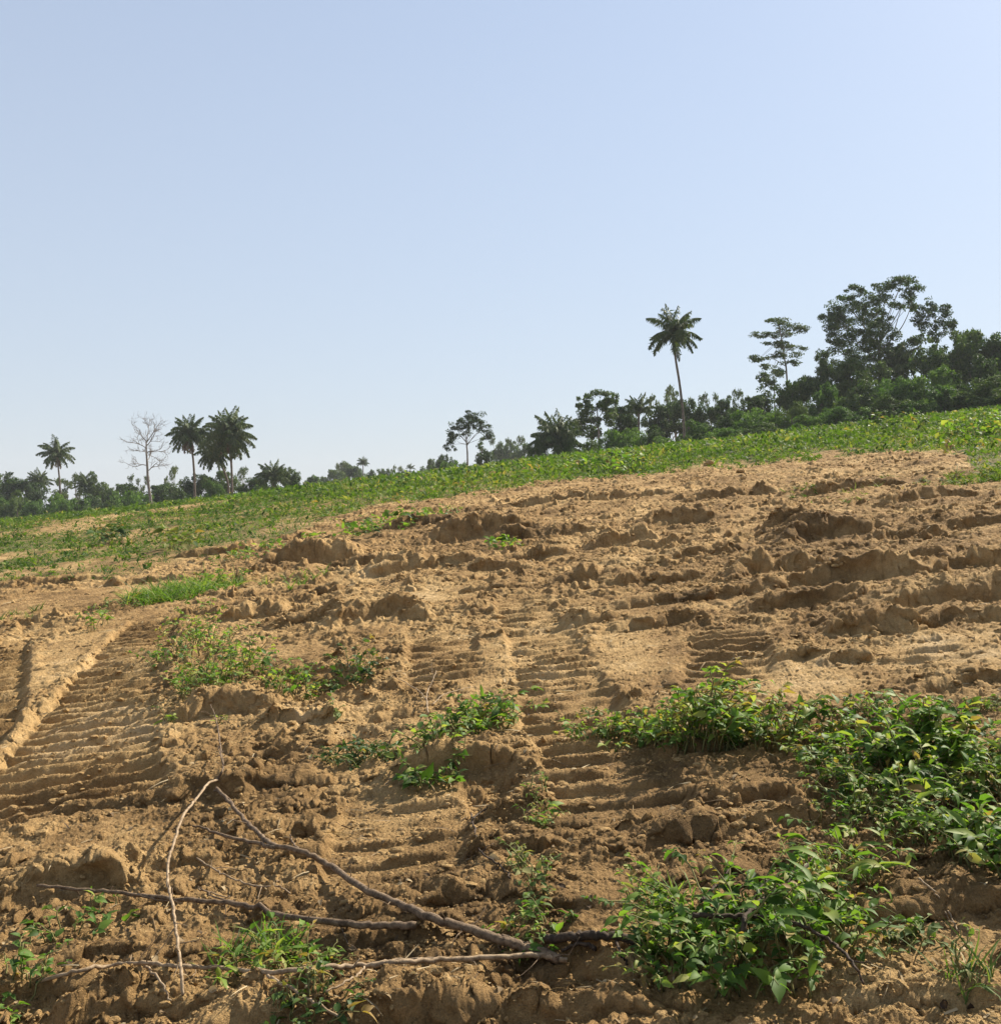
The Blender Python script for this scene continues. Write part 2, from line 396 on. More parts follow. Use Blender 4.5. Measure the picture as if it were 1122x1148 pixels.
def soil_mat(name, field=True):
    m, N, K = new_mat(name)
    out = N.new('ShaderNodeOutputMaterial'); g = N.new('ShaderNodeNewGeometry')
    def noise(sc, det, ro=.6):
        n = N.new('ShaderNodeTexNoise'); n.inputs['Scale'].default_value = sc; n.inputs['Detail'].default_value = det; n.inputs['Roughness'].default_value = ro
        K.new(g.outputs['Position'], n.inputs['Vector']); return n
    n1 = noise(0.35, 4); n2 = noise(2.6, 6, .7); n3 = noise(28, 6, .75); n4 = noise(160, 3, .7); n5 = noise(8, 5, .7)
    r1 = ramp(N, [(0.27, SOIL[0]), (0.41, SOIL[1]), (0.54, SOIL[2]), (0.72, SOIL[3])])
    a = N.new('ShaderNodeMath'); a.operation = 'MULTIPLY_ADD'; a.inputs[1].default_value = .5; K.new(n2.outputs['Fac'], a.inputs[0])
    b = N.new('ShaderNodeMath'); b.operation = 'MULTIPLY_ADD'; b.inputs[1].default_value = .28; K.new(n3.outputs['Fac'], b.inputs[0])
    c = N.new('ShaderNodeMath'); c.operation = 'MULTIPLY'; c.inputs[1].default_value = .22; K.new(n1.outputs['Fac'], c.inputs[0])
    K.new(c.outputs[0], b.inputs[2]); K.new(b.outputs[0], a.inputs[2]); 
    col = a.outputs[0]
    if field:
        dm = N.new('ShaderNodeAttribute'); dm.attribute_name = 'damp'
        d2 = N.new('ShaderNodeMath'); d2.operation = 'MULTIPLY_ADD'; d2.inputs[1].default_value = -0.19; K.new(dm.outputs['Fac'], d2.inputs[0]); K.new(col, d2.inputs[2]); col = d2.outputs[0]
    K.new(col, r1.inputs[0])
    # fine light and dark grains
    r4 = ramp(N, [(0.35, (.72, .72, .72)), (0.5, (1, 1, 1)), (0.7, (1.18, 1.16, 1.12))]); K.new(n4.outputs['Fac'], r4.inputs[0])
    mc = N.new('ShaderNodeMix'); mc.data_type = 'RGBA'; mc.blend_type = 'MULTIPLY'; mc.inputs[0].default_value = .8
    K.new(r1.outputs[0], mc.inputs[6]); K.new(r4.outputs[0], mc.inputs[7]); cc = mc.outputs[2]
    if field:
        ga = N.new('ShaderNodeAttribute'); ga.attribute_name = 'green'
        gr = ramp(N, [(0.36, (.065, .095, .024)), (0.55, (.13, .125, .048)), (0.72, (.30, .20, .10))]); K.new(n2.outputs['Fac'], gr.inputs[0])
        m2 = N.new('ShaderNodeMix'); m2.data_type = 'RGBA'; K.new(ga.outputs['Fac'], m2.inputs[0]); K.new(cc, m2.inputs[6]); K.new(gr.outputs[0], m2.inputs[7]); cc = m2.outputs[2]
    p = N.new('ShaderNodeBsdfPrincipled'); p.inputs['Roughness'].default_value = 0.95; p.inputs['Specular IOR Level'].default_value = 0.12
    K.new(cc, p.inputs['Base Color'])
    b0 = N.new('ShaderNodeBump'); b0.inputs['Strength'].default_value = .7; b0.inputs['Distance'].default_value = .07; K.new(n5.outputs['Fac'], b0.inputs['Height'])
    b1 = N.new('ShaderNodeBump'); K.new(b0.outputs[0], b1.inputs['Normal']); b1.inputs['Strength'].default_value = .9; b1.inputs['Distance'].default_value = .03; K.new(n3.outputs['Fac'], b1.inputs['Height'])
    b2 = N.new('ShaderNodeBump'); b2.inputs['Strength'].default_value = .8; b2.inputs['Distance'].default_value = .008; K.new(n4.outputs['Fac'], b2.inputs['Height'])
    K.new(b1.outputs[0], b2.inputs['Normal']); K.new(b2.outputs[0], p.inputs['Normal'])
    K.new(p.outputs[0], out.inputs['Surface']); return m
SOIL = [(.14, .085, .036), (.31, .192, .080), (.465, .308, .136), (.60, .44, .245)]
M_SOIL = soil_mat('bare_soil'); M_CLOD = soil_mat('soil_clod', False)
M_LEAF = leaf_mat('fresh_leaf', [(0.1, (.045, .088, .018)), (0.38, (.095, .180, .030)), (0.66, (.175, .265, .046)), (0.92, (.36, .36, .10))], .48, .38)
M_LEAF_DARK = leaf_mat('dark_leaf', [(0.1, (.026, .052, .015)), (0.5, (.052, .10, .022)), (0.9, (.11, .165, .035))], .38, .36)
M_LEAF_DRY = leaf_mat('pale_leaf', [(0.1, (.07, .12, .03)), (0.5, (.13, .18, .05)), (0.9, (.30, .26, .11))], .4, .5)
M_WEED = leaf_mat('field_leaf', [(0.14, (.030, .060, .013)), (0.40, (.064, .118, .020)), (0.68, (.125, .190, .029)), (0.92, (.29, .27, .085))], .42, .5, scale=.25)
M_TREE = leaf_mat('tree_leaf', [(0.1, (.024, .046, .013)), (0.45, (.048, .090, .021)), (0.8, (.10, .145, .032))], .30, .5, (1, 1.1, .5), .2, .5)
M_TREE2 = leaf_mat('light_tree_leaf', [(0.15, (.045, .075, .025)), (0.5, (.075, .115, .035)), (0.85, (.13, .16, .045))], .32, .5, (1, 1.05, .55), .2, .5)
M_HEDGE = leaf_mat('bush_leaf', [(0.12, (.038, .080, .016)), (0.45, (.075, .150, .025)), (0.8, (.145, .235, .038))], .34, .5, (1, 1.1, .5), .2, .5)
M_PALM = leaf_mat('palm_frond', [(0.15, (.032, .058, .015)), (0.5, (.062, .100, .025)), (0.85, (.13, .15, .045))], .26, .38, (1, 1.1, .5), .3)
M_STEM = bark_mat('green_stem', (.10, .10, .035), (.20, .19, .07), 40)
M_BARK = bark_mat('tree_bark', (.075, .060, .045), (.17, .14, .11), 3)
M_PALE = bark_mat('pale_bark', (.13, .11, .09), (.24, .21, .18), 3)
M_STICK = bark_mat('dry_stick', (.060, .038, .022), (.215, .150, .092), 34, .8, .8)
M_STICK_L = bark_mat('pale_dry_stem', (.15, .10, .055), (.36, .265, .165), 46, .75, .6)
M_STICK_D = bark_mat('dark_stick', (.022, .015, .010), (.085, .058, .038), 50, .8, .8)
M_STRAW = leaf_mat('straw', [(0.12, (.05, .033, .02)), (0.3, (.16, .11, .06)), (0.6, (.36, .27, .15)), (0.9, (.52, .42, .26))], .2, .7, (1, .95, .7))

# ------------------------------------------------------------------ ground: one sheet, polar grid about the camera's foot
def build_ground():
    a1 = math.radians(31)
    th = np.linspace(-a1, a1, 1240)
    rest = np.linspace(a1, 2*math.pi-a1, 90)[1:-1]
    th = np.concatenate([th, rest]); nt = len(th)
    r = np.concatenate([np.geomspace(.25, 2.1, 22)[:-1], np.geomspace(2.1, 62, 1500), np.geomspace(62, 130, 150)[1:], np.geomspace(130, 900, 45)[1:]])
    R, A = np.meshgrid(r, th, indexing='ij'); X = R*np.sin(A); Y = R*np.cos(A)
    Z = H(X, Y, True); G = green_mask(X, Y); TI = np.append(TIN.pop('t'), 0)
    nr = len(r); co = np.stack([X, Y, Z], -1).reshape(-1, 3)
    i = np.arange(nr-1)[:, None]*nt; j = np.arange(nt)[None]; j1 = (j+1) % nt
    q = np.stack([i+j, i+nt+j, i+nt+j1, i+j1], -1).reshape(-1, 4)[:, ::-1]
    co = np.vstack([co, [0, 0, -EYE]]); c = len(co)-1
    jj = np.arange(nt); tr = np.stack([jj, (jj+1) % nt, np.full(nt, c)], -1)
    u, v = uv(X.ravel(), Y.ravel())
    D = np.clip(.5+1.3*fbm(X.ravel()*.45, Y.ravel()*.45, 71, 2), 0, 1)*.6+.55*fbm(X.ravel()*1.6, Y.ravel()*1.6, 72, 2)
    for (cu, cv, ru, rv, k) in [(300,900,120,60,.7),(560,1000,110,90,.8),(480,1100,240,70,.7),(900,650,140,50,.5),(1000,600,120,50,.6),(520,600,120,30,.6),(350,620,70,25,.5),
                                (1060,960,90,70,.7),(760,930,80,40,.5),(60,1040,90,60,.5),(100,790,90,70,-.7),(650,740,120,50,-.5),(450,680,90,40,-.5),(1060,730,80,30,-.6),(890,760,90,30,-.5)]:
        D += (.55*k if k > 0 else k)*sstep(1.5, .3, np.sqrt(((u-cu)/ru)**2+((v-cv)/rv)**2)+.25*perlin(X.ravel()*1.5, Y.ravel()*1.5, 73))
    g = (1-.85*bare_strip(X, Y).ravel())*G.ravel()*np.clip(.72+.9*fbm(X.ravel()*.25, Y.ravel()*.12, 75, 2), 0.1, 1)
    # roughness in all three directions, so that steep faces are broken too
    m = (np.hypot(co[:, 0], co[:, 1]) < 55) & (co[:, 1] > 0)
    gx = np.gradient(Z, axis=1)/np.maximum(np.abs(np.gradient(X, axis=1)), 1e-3); gr = np.gradient(Z, axis=0)/np.gradient(R, axis=0)
    steep = np.append(np.clip(np.abs(gr).ravel()-.15, 0, .9), 0)
    p = co[m]; q1 = noise3(p*np.array([7, 7, 9]), 1); q2 = noise3(p*np.array([19, 19, 22]), 2); q3 = noise3(p*13+3, 3)
    rr = np.hypot(p[:, 0], p[:, 1]); sc = .9+np.clip(rr/26, 0, .9)
    st = steep[m]*(1-.8*TI[m])
    co[m, 1] -= st*sc*(q1*.065+np.abs(q2)*.035); co[m, 2] += st*sc*(q3*.030); co[m, 0] += st*sc*q2*.02
    # tri order upward check is not needed: both sides shade alike
    me = mesh_np('ground', co, tr, q, {'green': np.append(g, 0), 'damp': np.append(D, 0)}, (M_SOIL,))
    o = link('ground', me); o['kind'] = 'structure'; o['label'] = 'bare churned brown soil rising to a green weedy field'
    return o
build_ground()
print('ground', time.time()-T0)

# ------------------------------------------------------------------ loose clods and crumbs (uncountable)
def ico(k):
    import bmesh
    b = bmesh.new(); bmesh.ops.create_icosphere(b, subdivisions=k, radius=1)
    co = np.array([v.co[:] for v in b.verts]); f = np.array([[v.index for v in f.verts] for f in b.faces]); b.free(); return co, f
ICO1, ICO2 = ico(1), ico(2)
def lump_mesh(pos, size, rg, flat=.62):
    outc = []; outf = []; n0 = 0
    for (C, Fc), m in ((ICO1, size < .016), (ICO2, size >= .016)):
        n = int(m.sum()); k = len(C)
        if not n: continue
        d = norm(rg.normal(0, 1, (n, 5, 3))); ph = rg.uniform(-.2, .4, (n, 5)); dots = np.einsum('kj,nmj->nkm', C, d)
        rr = 1-np.clip(dots-ph[:, None], 0, 1).sum(-1)*.32+rg.normal(0, .13 if k < 20 else .075, (n, k))
        sc = rg.uniform(.55, 1.4, (n, 1, 3))*np.array([1, 1, flat])
        co = C[None]*rr[..., None]*sc*size[m][:, None, None]+pos[m][:, None]
        outc.append(co.reshape(-1, 3)); outf.append((Fc[None]+(np.arange(n)*k)[:, None, None]).reshape(-1, 3)+n0); n0 += n*k
    return np.vstack(outc), np.vstack(outf)
def scatter_wedge(n, r0, r1, rg, p=1.0, half=29):
    # uniform in image-like density: more near
    r = r0*(r1/r0)**(rg.random(n)**p); a = np.radians(rg.uniform(-half, half, n))
    return r*np.sin(a), r*np.cos(a), r
def build_clods():
    rg = np.random.default_rng(3)
    x, y, r = scatter_wedge(210000, 2.6, 48, rg, .9)
    keep = (green_mask(x, y) < rg.random(len(x))*.6) & (rg.random(len(x)) < sstep(-.35, .35, fbm(x*.9, y*.9, 63, 2)+.1))
    for (cx, cy, rx, ry) in SW: keep &= ~((np.hypot((x-cx)/rx, (y-cy)/ry) < 1) & (rg.random(len(x)) < .75))
    x, y, r = x[keep], y[keep], r[keep]
    s = np.clip(rg.lognormal(-.15, .62, len(x)), .3, 4.2)*(.0034+.00085*r)
    s = np.minimum(s, .085)
    z = H(x, y)-s*.12
    co, f = lump_mesh(np.stack([x, y, z], -1), s, rg)
    me = mesh_np('soil_clods', co, f, None, None, (M_CLOD,)); me.shade_flat(); o = link('soil_clods', me); o['kind'] = 'stuff'; o['label'] = 'loose crumbs and small clods strewn over the bare soil'
build_clods()
def build_litter():
    rg = np.random.default_rng(4); mb = MB()
    x, y, r = scatter_wedge(9000, 2.6, 30, rg, .9)
    keep = (green_mask(x, y) < .4) & (rg.random(len(x)) < sstep(-.3, .5, fbm(x*.7, y*.7, 81, 2)))
    x, y, r = x[keep], y[keep], r[keep]; n = len(x)
    a = rg.uniform(0, 6.28, n); d = np.stack([np.cos(a), np.sin(a), rg.normal(0, .18, n)], -1)
    L = rg.uniform(.02, .11, n)*(1+r*.05)
    leaves(mb, np.stack([x, y, H(x, y)+.006], -1), d, L, L*rg.uniform(.02, .055, n)+.0004*r, 'blade', .5, .2, rg=rg)
    n = 1500; x, y, r = scatter_wedge(n, 2.6, 14, rg, 1); a = rg.uniform(0, 6.28, n); L = rg.uniform(.015, .05, n)
    leaves(mb, np.stack([x, y, H(x, y)+.005], -1), np.stack([np.cos(a), np.sin(a), rg.normal(.1, .25, n)], -1), L, L*.5, 'ovate', 1.8, .5, rg.uniform(0, .7, n), rg=rg)
    o = mb.build('plant_litter', M_STRAW); o['kind'] = 'stuff'; o['label'] = 'bits of straw, root and dry stalk scattered on the soil'
build_litter()
print('clods', time.time()-T0)

# ------------------------------------------------------------------ the weedy field (uncountable)
def build_field():
    rg = np.random.default_rng(21); mb = MB(); mbg = MB()
    n = 250000
    y = np.sqrt(rg.uniform(11**2, 112**2, n)); x = y*rg.uniform(-.62, .62, n)
    gm = green_mask(x, y); u, v = uv(x, y)
    patch = fbm(x*.22, y*.13, 75, 2)*1.0+fbm(x*1.1, y*.8, 91, 2)*.5
    leftish = sstep(520, 250, u)
    
    strip = bare_strip(x, y)
    dens = gm*np.clip(.98-.22*leftish-patch*.8, .08, 1)*(1-.9*strip)
    keep = rg.random(n) < dens*np.clip(.6+y/80, 0, 1)
    x, y, u, patch, leftish = x[keep], y[keep], u[keep], patch[keep], leftish[keep]; n = len(x)
    z = H(x, y)
    size = np.clip(rg.lognormal(-.05, .62, n), .3, 2.9)*(.105+.055*sstep(28, 62, y))*(1-.25*leftish)
    k = 9
    P = np.repeat(np.stack([x, y, z], -1), k, 0); sz = np.repeat(size, k)
    a = rg.uniform(0, 6.28, n*k); el = rg.uniform(.05, 1.25, n*k)
    d = np.stack([np.cos(a)*np.cos(el), np.sin(a)*np.cos(el), np.sin(el)], -1)
    off = rg.normal(0, .5, (n*k, 3))*np.array([1, 1, 0])*sz[:, None]; off[:, 2] = rg.uniform(-.05, .75, n*k)*sz
    L = sz*rg.uniform(.3, .9, n*k); grass = np.repeat(rg.random(n) < .38, k)
    t0 = np.clip(np.repeat(rg.normal(.52, .2, n)-.10*leftish, k)+rg.normal(0, .12, n*k), 0, 1.1)
    yel = np.repeat(rg.random(n) < .05, k); t0 = np.where(yel, t0+.35, t0)
    g = ~grass
    leaves(mb, (P+off)[g], d[g], L[g], (L*rg.uniform(.35, .6, n*k))[g], 'simple', .9, .3, t0[g], rg=rg)
    g = grass
    d[:, 2] += .5
    leaves(mb, (P+off*np.array([.6, .6, .1]))[g], d[g], L[g]*1.35, (L*.12)[g]+.004, 'simple', .7, .1, t0[g]+.05, rg=rg)
    o = mb.build('field_weeds', M_WEED); o['kind'] = 'stuff'; o['label'] = 'low green creepers, weeds and grass covering the field'
    print('field leaves', mb.n//9)
build_field()
print('field', time.time()-T0)

# ------------------------------------------------------------------ foreground plants
def plant(name, label, cat, u, v, ru, rv, h, nst, leafL, dens=1.0, style='ovate', mat=None, group=None, seed=0, big=0.0, sprawl=.6, lean=(0, 0), peak=None, dry=.12, aspect=.5):
    """a weed clump rooted in an ellipse on the soil: many arching stems with leaves at their nodes"""
    rg = np.random.default_rng(1000+seed); mat = mat or M_LEAF
    c = hit(u, v); m = c[1]/F
    # depth of the rooting ellipse
    x0, y0 = ground_pt(u, v+rv); x1, y1 = ground_pt(u, v-rv); ry = max((y1-y0)/2, .02); rx = ru*m
    cx, cy = c[0], c[1]
    a = rg.uniform(0, 6.28, nst); q = np.sqrt(rg.random(nst)); sx = cx+np.cos(a)*q*rx; sy = cy+np.sin(a)*q*ry
    sz = H(sx, sy)
    base_pt = np.array([cx, cy, H1(cx, cy)])
    root = empty(name, base_pt, label, cat, group)
    mb = MB()
    P = []; D = []; LL = []; WW = []; TT = []
    P2 = []; D2 = []; L2 = []
    for i in range(nst):
        hh = h*rg.uniform(.45, 1.1)*(1-.35*q[i]**2)
        if peak is not None: hh *= .45+.75*math.exp(-((sx[i]-cx)/rx-peak)**2/.18)
        al = rg.uniform(0, 6.28); out = sprawl*hh*rg.uniform(.4, 1.5)
        e = np.array([math.cos(al)*out+math.cos(a[i])*q[i]*hh*.4+lean[0]*hh, math.sin(al)*out+math.sin(a[i])*q[i]*hh*.4+lean[1]*hh])
        t = np.linspace(0, 1, 7); zc = hh*(1.55*t-.62*t**2*(1+.4*sprawl))
        pts = np.stack([sx[i]+e[0]*t**1.4, sy[i]+e[1]*t**1.4, sz[i]-.01+zc], -1)+np.vstack([[0, 0, 0], rg.normal(0, hh*.03, (6, 3))])
        pts[:, 2] = np.maximum(pts[:, 2], H(pts[:, 0], pts[:, 1])+.004*(t > .1))
        st = MB(); tube(st, pts-base_pt, np.linspace(.0028, .0010, 7)*(1+h*1.5), 4, rg.random()); st.build('stem', M_STEM, root)
        Ls = np.linalg.norm(np.diff(pts, axis=0), axis=1).sum()
        fs = float(np.clip(rg.lognormal(0, .33), .5, 1.9)); ts = rg.normal(0, .14); nn = max(4, int(Ls/(leafL*fs*.42)*dens)); tt = rg.uniform(.10, 1, nn)**.8
        f = tt*6; k = np.minimum(f.astype(int), 5); w = (f-k)[:, None]; pp = pts[k]*(1-w)+pts[k+1]*w; tg = norm(pts[k+1]-pts[k])
        az = rg.uniform(0, 6.28, nn); side = np.stack([np.cos(az), np.sin(az), rg.uniform(-.25, .6, nn)], -1)
        dd = norm(side+tg*rg.uniform(.1, .8, nn)[:, None])
        ll = leafL*fs*rg.uniform(.5, 1.25, nn)*(1.1-.35*tt)
        if big and rg.random() < .55:
            nb = rg.integers(1, 3); bi = rg.integers(0, nn, nb); P2.append(pp[bi]); D2.append(dd[bi]+[0, 0, .35]); L2.append(np.full(nb, big)*rg.uniform(.6, 1.15, nb))
        P.append(pp+dd*ll[:, None]*.15); D.append(dd); LL.append(ll); TT.append(np.clip(rg.normal(.45, .2)+rg.normal(0, .16, nn)+.25*tt-.1+ts, 0, 1.2)+(rg.random(nn) < dry)*.5)
    P = np.vstack(P); D = np.vstack(D); LL = np.concatenate(LL); TT = np.concatenate(TT)
    leaves(mb, P-base_pt, D, LL, LL*aspect*rg.uniform(.8, 1.3, len(LL)), style, .9, .35, TT, rg=rg)
    if P2:
        P2 = np.vstack(P2); D2 = np.vstack(D2); L2 = np.concatenate(L2)
        leaves(mb, P2-base_pt, D2, L2, L2*.24, 'lance', 1.5, .45, rg.uniform(.4, .95, len(L2)), rg=rg)
    mb.build('foliage', mat, root)
    return root
def tuft(name, label, cat, u, v, ru, rv, h, nbl, seed=0, mat=None, group=None, w=.008, spread=.5):
    rg = np.random.default_rng(3000+seed)
    c = hit(u, v); m = c[1]/F; x0, y0 = ground_pt(u, v+rv); x1, y1 = ground_pt(u, v-rv); ry = max((y1-y0)/2, .02); rx = ru*m
    nt = max(1, nbl//9); a = rg.uniform(0, 6.28, nt); q = np.sqrt(rg.random(nt)); tx = c[0]+np.cos(a)*q*rx; ty = c[1]+np.sin(a)*q*ry
    k = rg.integers(0, nt, nbl); px = tx[k]+rg.normal(0, .018, nbl); py = ty[k]+rg.normal(0, .018, nbl); pz = H(px, py)-.004
    b = np.array([c[0], c[1], H1(c[0], c[1])]); root = empty(name, b, label, cat, group); mb = MB()
    az = rg.uniform(0, 6.28, nbl); d = np.stack([np.cos(az)*spread, np.sin(az)*spread, rg.uniform(.5, 1.2, nbl)], -1)
    L = h*rg.uniform(.45, 1.1, nbl)
    leaves(mb, np.stack([px, py, pz], -1)-b, d, L, w*rg.uniform(.7, 1.4, nbl), 'blade', 1.1, .25, np.clip(rg.normal(.55, .25, nbl), 0, 1.2), rg=rg)
    mb.build('foliage', mat or M_LEAF, root); return root
G1 = 'leafy weed clumps on the bare soil'; G2 = 'small seedlings on the bare soil'; G3 = 'grass tufts on the bare soil'
pl = plant
# right foreground
pl('weed_bush','large leafy green bush at the bottom right with dark twigs sticking out of it','weed bush',850,1078,122,44,.33,100,.041,1.15,'ovate',M_LEAF,G1,1,big=.12,sprawl=.65)
pl('weed_bush','leafy lobe of weeds at the left end of the bottom right bush, beside the log','weed bush',762,1085,46,30,.24,40,.045,1.0,'ovate',M_LEAF,G1,2,big=.10)
pl('weed_bush','dense green creeper mass spilling over the right edge, below the long hedge of weeds','creeper',1005,890,74,26,.23,72,.042,.95,'ovate',M_LEAF,G1,3,big=.09,sprawl=.9)
pl('weed_bush','dense creeper cut off by the right edge, upper of the two there','creeper',1100,885,62,50,.27,80,.050,1.0,'ovate',M_LEAF,G1,4,big=.10,sprawl=.8)
pl('weed_bush','bushy creeper with long leaves, lower of the two at the right edge','creeper',1112,968,44,36,.25,60,.052,1.0,'ovate',M_LEAF,G1,5,big=.12,sprawl=.8)
pl('weed_clump','thin straggly weed with long curved leaves above the bottom right bush','weed',958,985,36,22,.20,22,.045,.8,'lance',M_LEAF,G1,6,big=.13,sprawl=.9,aspect=.3)
pl('weed_clump','thin creeper trailing down the bare slope from the right edge mass, left side','creeper',945,930,40,22,.17,34,.036,.9,'ovate',M_LEAF,G1,70,sprawl=1)
pl('weed_clump','leafy runner linking the right edge mass to the long leaved clump below it','creeper',1050,940,42,20,.18,44,.038,.9,'ovate',M_LEAF,G1,71,sprawl=.9)
pl('weed_clump','sparse sprouts on the bare slope just above the bottom right bush','creeper',930,1022,44,16,.15,26,.036,.8,'ovate',M_LEAF,G1,72,sprawl=.9,big=.1)
pl('weed_clump','low weeds between the bottom right bush and the dry grass sprig','creeper',1010,1062,30,18,.13,20,.034,.8,'ovate',M_LEAF_DRY,G1,73,sprawl=.9)
pl('weed_clump','weeds spilling from the field edge onto the soil beside the leftmost mound','weed',285,622,42,6,.34,46,.11,1,'ovate',M_LEAF,G1,74,sprawl=.8)
pl('weed_clump','weeds spilling from the field edge above the bulldozed bank','weed',480,578,50,5,.34,46,.12,1,'ovate',M_LEAF,G1,75,sprawl=.8)
pl('weed_clump','few scattered weeds between the long grass tuft and the ridge weeds','weed',215,694,34,9,.2,26,.06,.9,'ovate',M_LEAF,G1,76,sprawl=.6)
pl('weed_bush','tall peaked part of the dark green weed hedge right of centre','weed bush',790,826,62,12,.42,100,.052,1.2,'ovate',M_LEAF,G1,7,sprawl=.5,peak=-.05)
pl('weed_bush','low left tail of the weed hedge right of centre','weed bush',700,832,52,10,.22,70,.044,1.1,'ovate',M_LEAF,G1,8,sprawl=.8)
pl('weed_bush','right half of the weed hedge, left of the broad leaved clump','weed bush',880,838,62,12,.29,80,.050,1,'ovate',M_LEAF,G1,9,sprawl=.6)
pl('weed_bush','broad leaved green clump at the right end of the weed hedge','weed bush',1030,842,46,14,.36,80,.060,1.1,'ovate',M_LEAF,G1,10,big=.14,sprawl=.5)
pl('weed_bush','patchy low creeper between the weed hedge and the right edge mass','creeper',960,862,60,22,.20,85,.045,1,'ovate',M_LEAF,G1,11,sprawl=.9)
pl('weed_clump','small leafy clump on the sand just above the right end of the weed hedge','weed',985,800,34,8,.16,26,.04,1,'ovate',M_LEAF,G1,12)
pl('weed_clump','pale low patch of leaves at the right edge above the weed hedge','weed',1095,797,34,7,.10,26,.035,1,'ovate',M_LEAF_DRY,G1,13,sprawl=1)
# centre
pl('weed_bush','bright leafy weed on the crest of the central soil mound','weed bush',540,816,38,12,.24,56,.05,1.0,'ovate',M_LEAF,G1,14,big=.08,sprawl=.7)
pl('weed_bush','leafy weed hanging down the left face of the central soil mound','weed bush',482,846,40,14,.17,54,.045,1.0,'ovate',M_LEAF,G1,15,sprawl=.8)
pl('weed_clump','low dull weed row leading left from the central soil mound','weed',408,848,42,9,.13,60,.034,1,'ovate',M_LEAF_DARK,G1,16,sprawl=1)
pl('weed_clump','upper leafy patch of the straggly weeds on the ridge left of centre','weed',215,728,40,12,.40,48,.048,.9,'ovate',M_LEAF,G1,17,sprawl=.5)
pl('weed_clump','large straggly leafy weed on the ridge left of centre, over a dark clod face','weed',250,768,44,15,.44,70,.052,.9,'ovate',M_LEAF,G1,18,sprawl=.5)
pl('weed_clump','leafy runner beside the hollow left of centre','creeper',330,776,34,7,.26,36,.05,.9,'ovate',M_LEAF,G1,19,sprawl=.8)
pl('weed_clump','small dark leaved weed at the right rim of the hollow left of centre','weed',396,762,18,8,.28,34,.05,1,'ovate',M_LEAF_DARK,G1,20)
pl('weed_clump','pale wilted weed standing at the lower rim of the hollow left of centre','weed',368,812,9,4,.12,5,.045,.8,'ovate',M_LEAF_DRY,G1,21)
pl('weed_clump','ragged low creeper in the dark gully below the central mound','weed',604,905,20,18,.13,20,.038,.8,'lance',M_LEAF,G1,22,aspect=.35)
pl('weed_clump','thin weeds standing in the gully right of the thick fallen branch','weed',594,985,26,28,.15,26,.038,.8,'ovate',M_LEAF_DRY,G1,23)
pl('weed_clump','scattered leaves along the foot of the gully, beside the tip of the thick fallen branch','weed',590,1042,50,16,.10,32,.034,.8,'ovate',M_LEAF,G1,24,sprawl=1)
# left
pl('weed_clump','sparse weeds among the soil clods at the bottom left above the lowest stick','weed',85,1040,52,28,.13,16,.045,.7,'ovate',M_LEAF,G1,25)
pl('weed_clump','weeds cut off by the bottom left corner','weed',22,1112,40,26,.15,20,.04,.8,'ovate',M_LEAF,G1,26)
pl('weed_clump','grassy weed patch along the lowest stick left of centre','weed',315,1085,64,22,.14,52,.04,.9,'lance',M_LEAF,G1,27,aspect=.25,big=.08)
pl('weed_clump','weeds cut off by the bottom edge left of centre','weed',345,1128,50,16,.12,36,.035,.9,'ovate',M_LEAF_DARK,G1,28)
pl('weed_clump','leafy row lying on the bulldozed bank beyond the left mound','weed',405,600,62,5,.42,44,.14,1,'ovate',M_LEAF,G1,29)
pl('weed_clump','little leafy patch below the right end of the bulldozed bank','weed',565,612,26,3,.26,18,.12,1,'ovate',M_LEAF,G1,30)
pl('weed_clump','lone sprout on the smooth plateau between the two left tracks','seedling',107,705,9,4,.27,9,.075,1,'ovate',M_LEAF,G2,31,sprawl=.3)
pl('weed_clump','row of low leaves at the far end of the left track','weed',130,682,26,4,.2,18,.06,1,'ovate',M_LEAF_DRY,G2,32)
pl('weed_clump','small sprout on the clod just right of the left track','seedling',191,806,7,3,.14,6,.045,.9,'lance',M_LEAF,G2,33,sprawl=.4,aspect=.3)
pl('weed_clump','tiny seedling in front of the weed hedge, beside the middle track','seedling',648,800,22,6,.08,10,.03,.8,'ovate',M_LEAF_DRY,G2,34)
pl('weed_clump','yellow green seedling right of the central mound','seedling',603,792,12,4,.08,6,.03,.8,'ovate',M_LEAF_DRY,G2,35)
pl('weed_clump','thin sprouts rising beside the log in front of the bottom right bush','seedling',720,1010,26,14,.14,12,.04,.7,'lance',M_LEAF,G2,36,sprawl=.35,aspect=.28)
pl('weed_clump','dry sprig with a few leaves at the right edge near the bottom','seedling',1085,1092,16,10,.20,6,.05,.7,'lance',M_LEAF_DRY,G2,37,sprawl=.4,aspect=.25)
tuft('grass_tuft','long tuft of green grass at the left, behind the straggly ridge weeds','grass tuft',205,664,62,9,.38,1300,1,group=G3,w=.012,spread=.7)
tuft('grass_tuft','grassy patch left of the long grass tuft, thin and yellowish','grass tuft',25,690,30,6,.16,90,2,M_LEAF_DRY,G3,.012)
tuft('grass_tuft','grass blades standing beside the log, right of the thick branch tip','grass tuft',745,1018,26,12,.15,60,3,group=G3,w=.007)
tuft('grass_tuft','grass blades at the bottom left along the lowest stick','grass tuft',290,1078,60,20,.13,150,4,group=G3,w=.006)
pl('weed_clump','leafy weeds mixed into the right end of the long grass tuft','weed',232,660,40,7,.26,50,.07,1,'ovate',M_LEAF,G1,61,sprawl=.8)
tuft('grass_tuft','dry grass sprig at the bottom right corner','grass tuft',1080,1098,24,10,.17,40,5,M_LEAF_DRY,G3,.006)
tuft('grass_tuft','grass strip at the far right where field meets bare soil','grass tuft',1100,538,40,5,.32,600,6,M_WEED,G3,.02,.8)
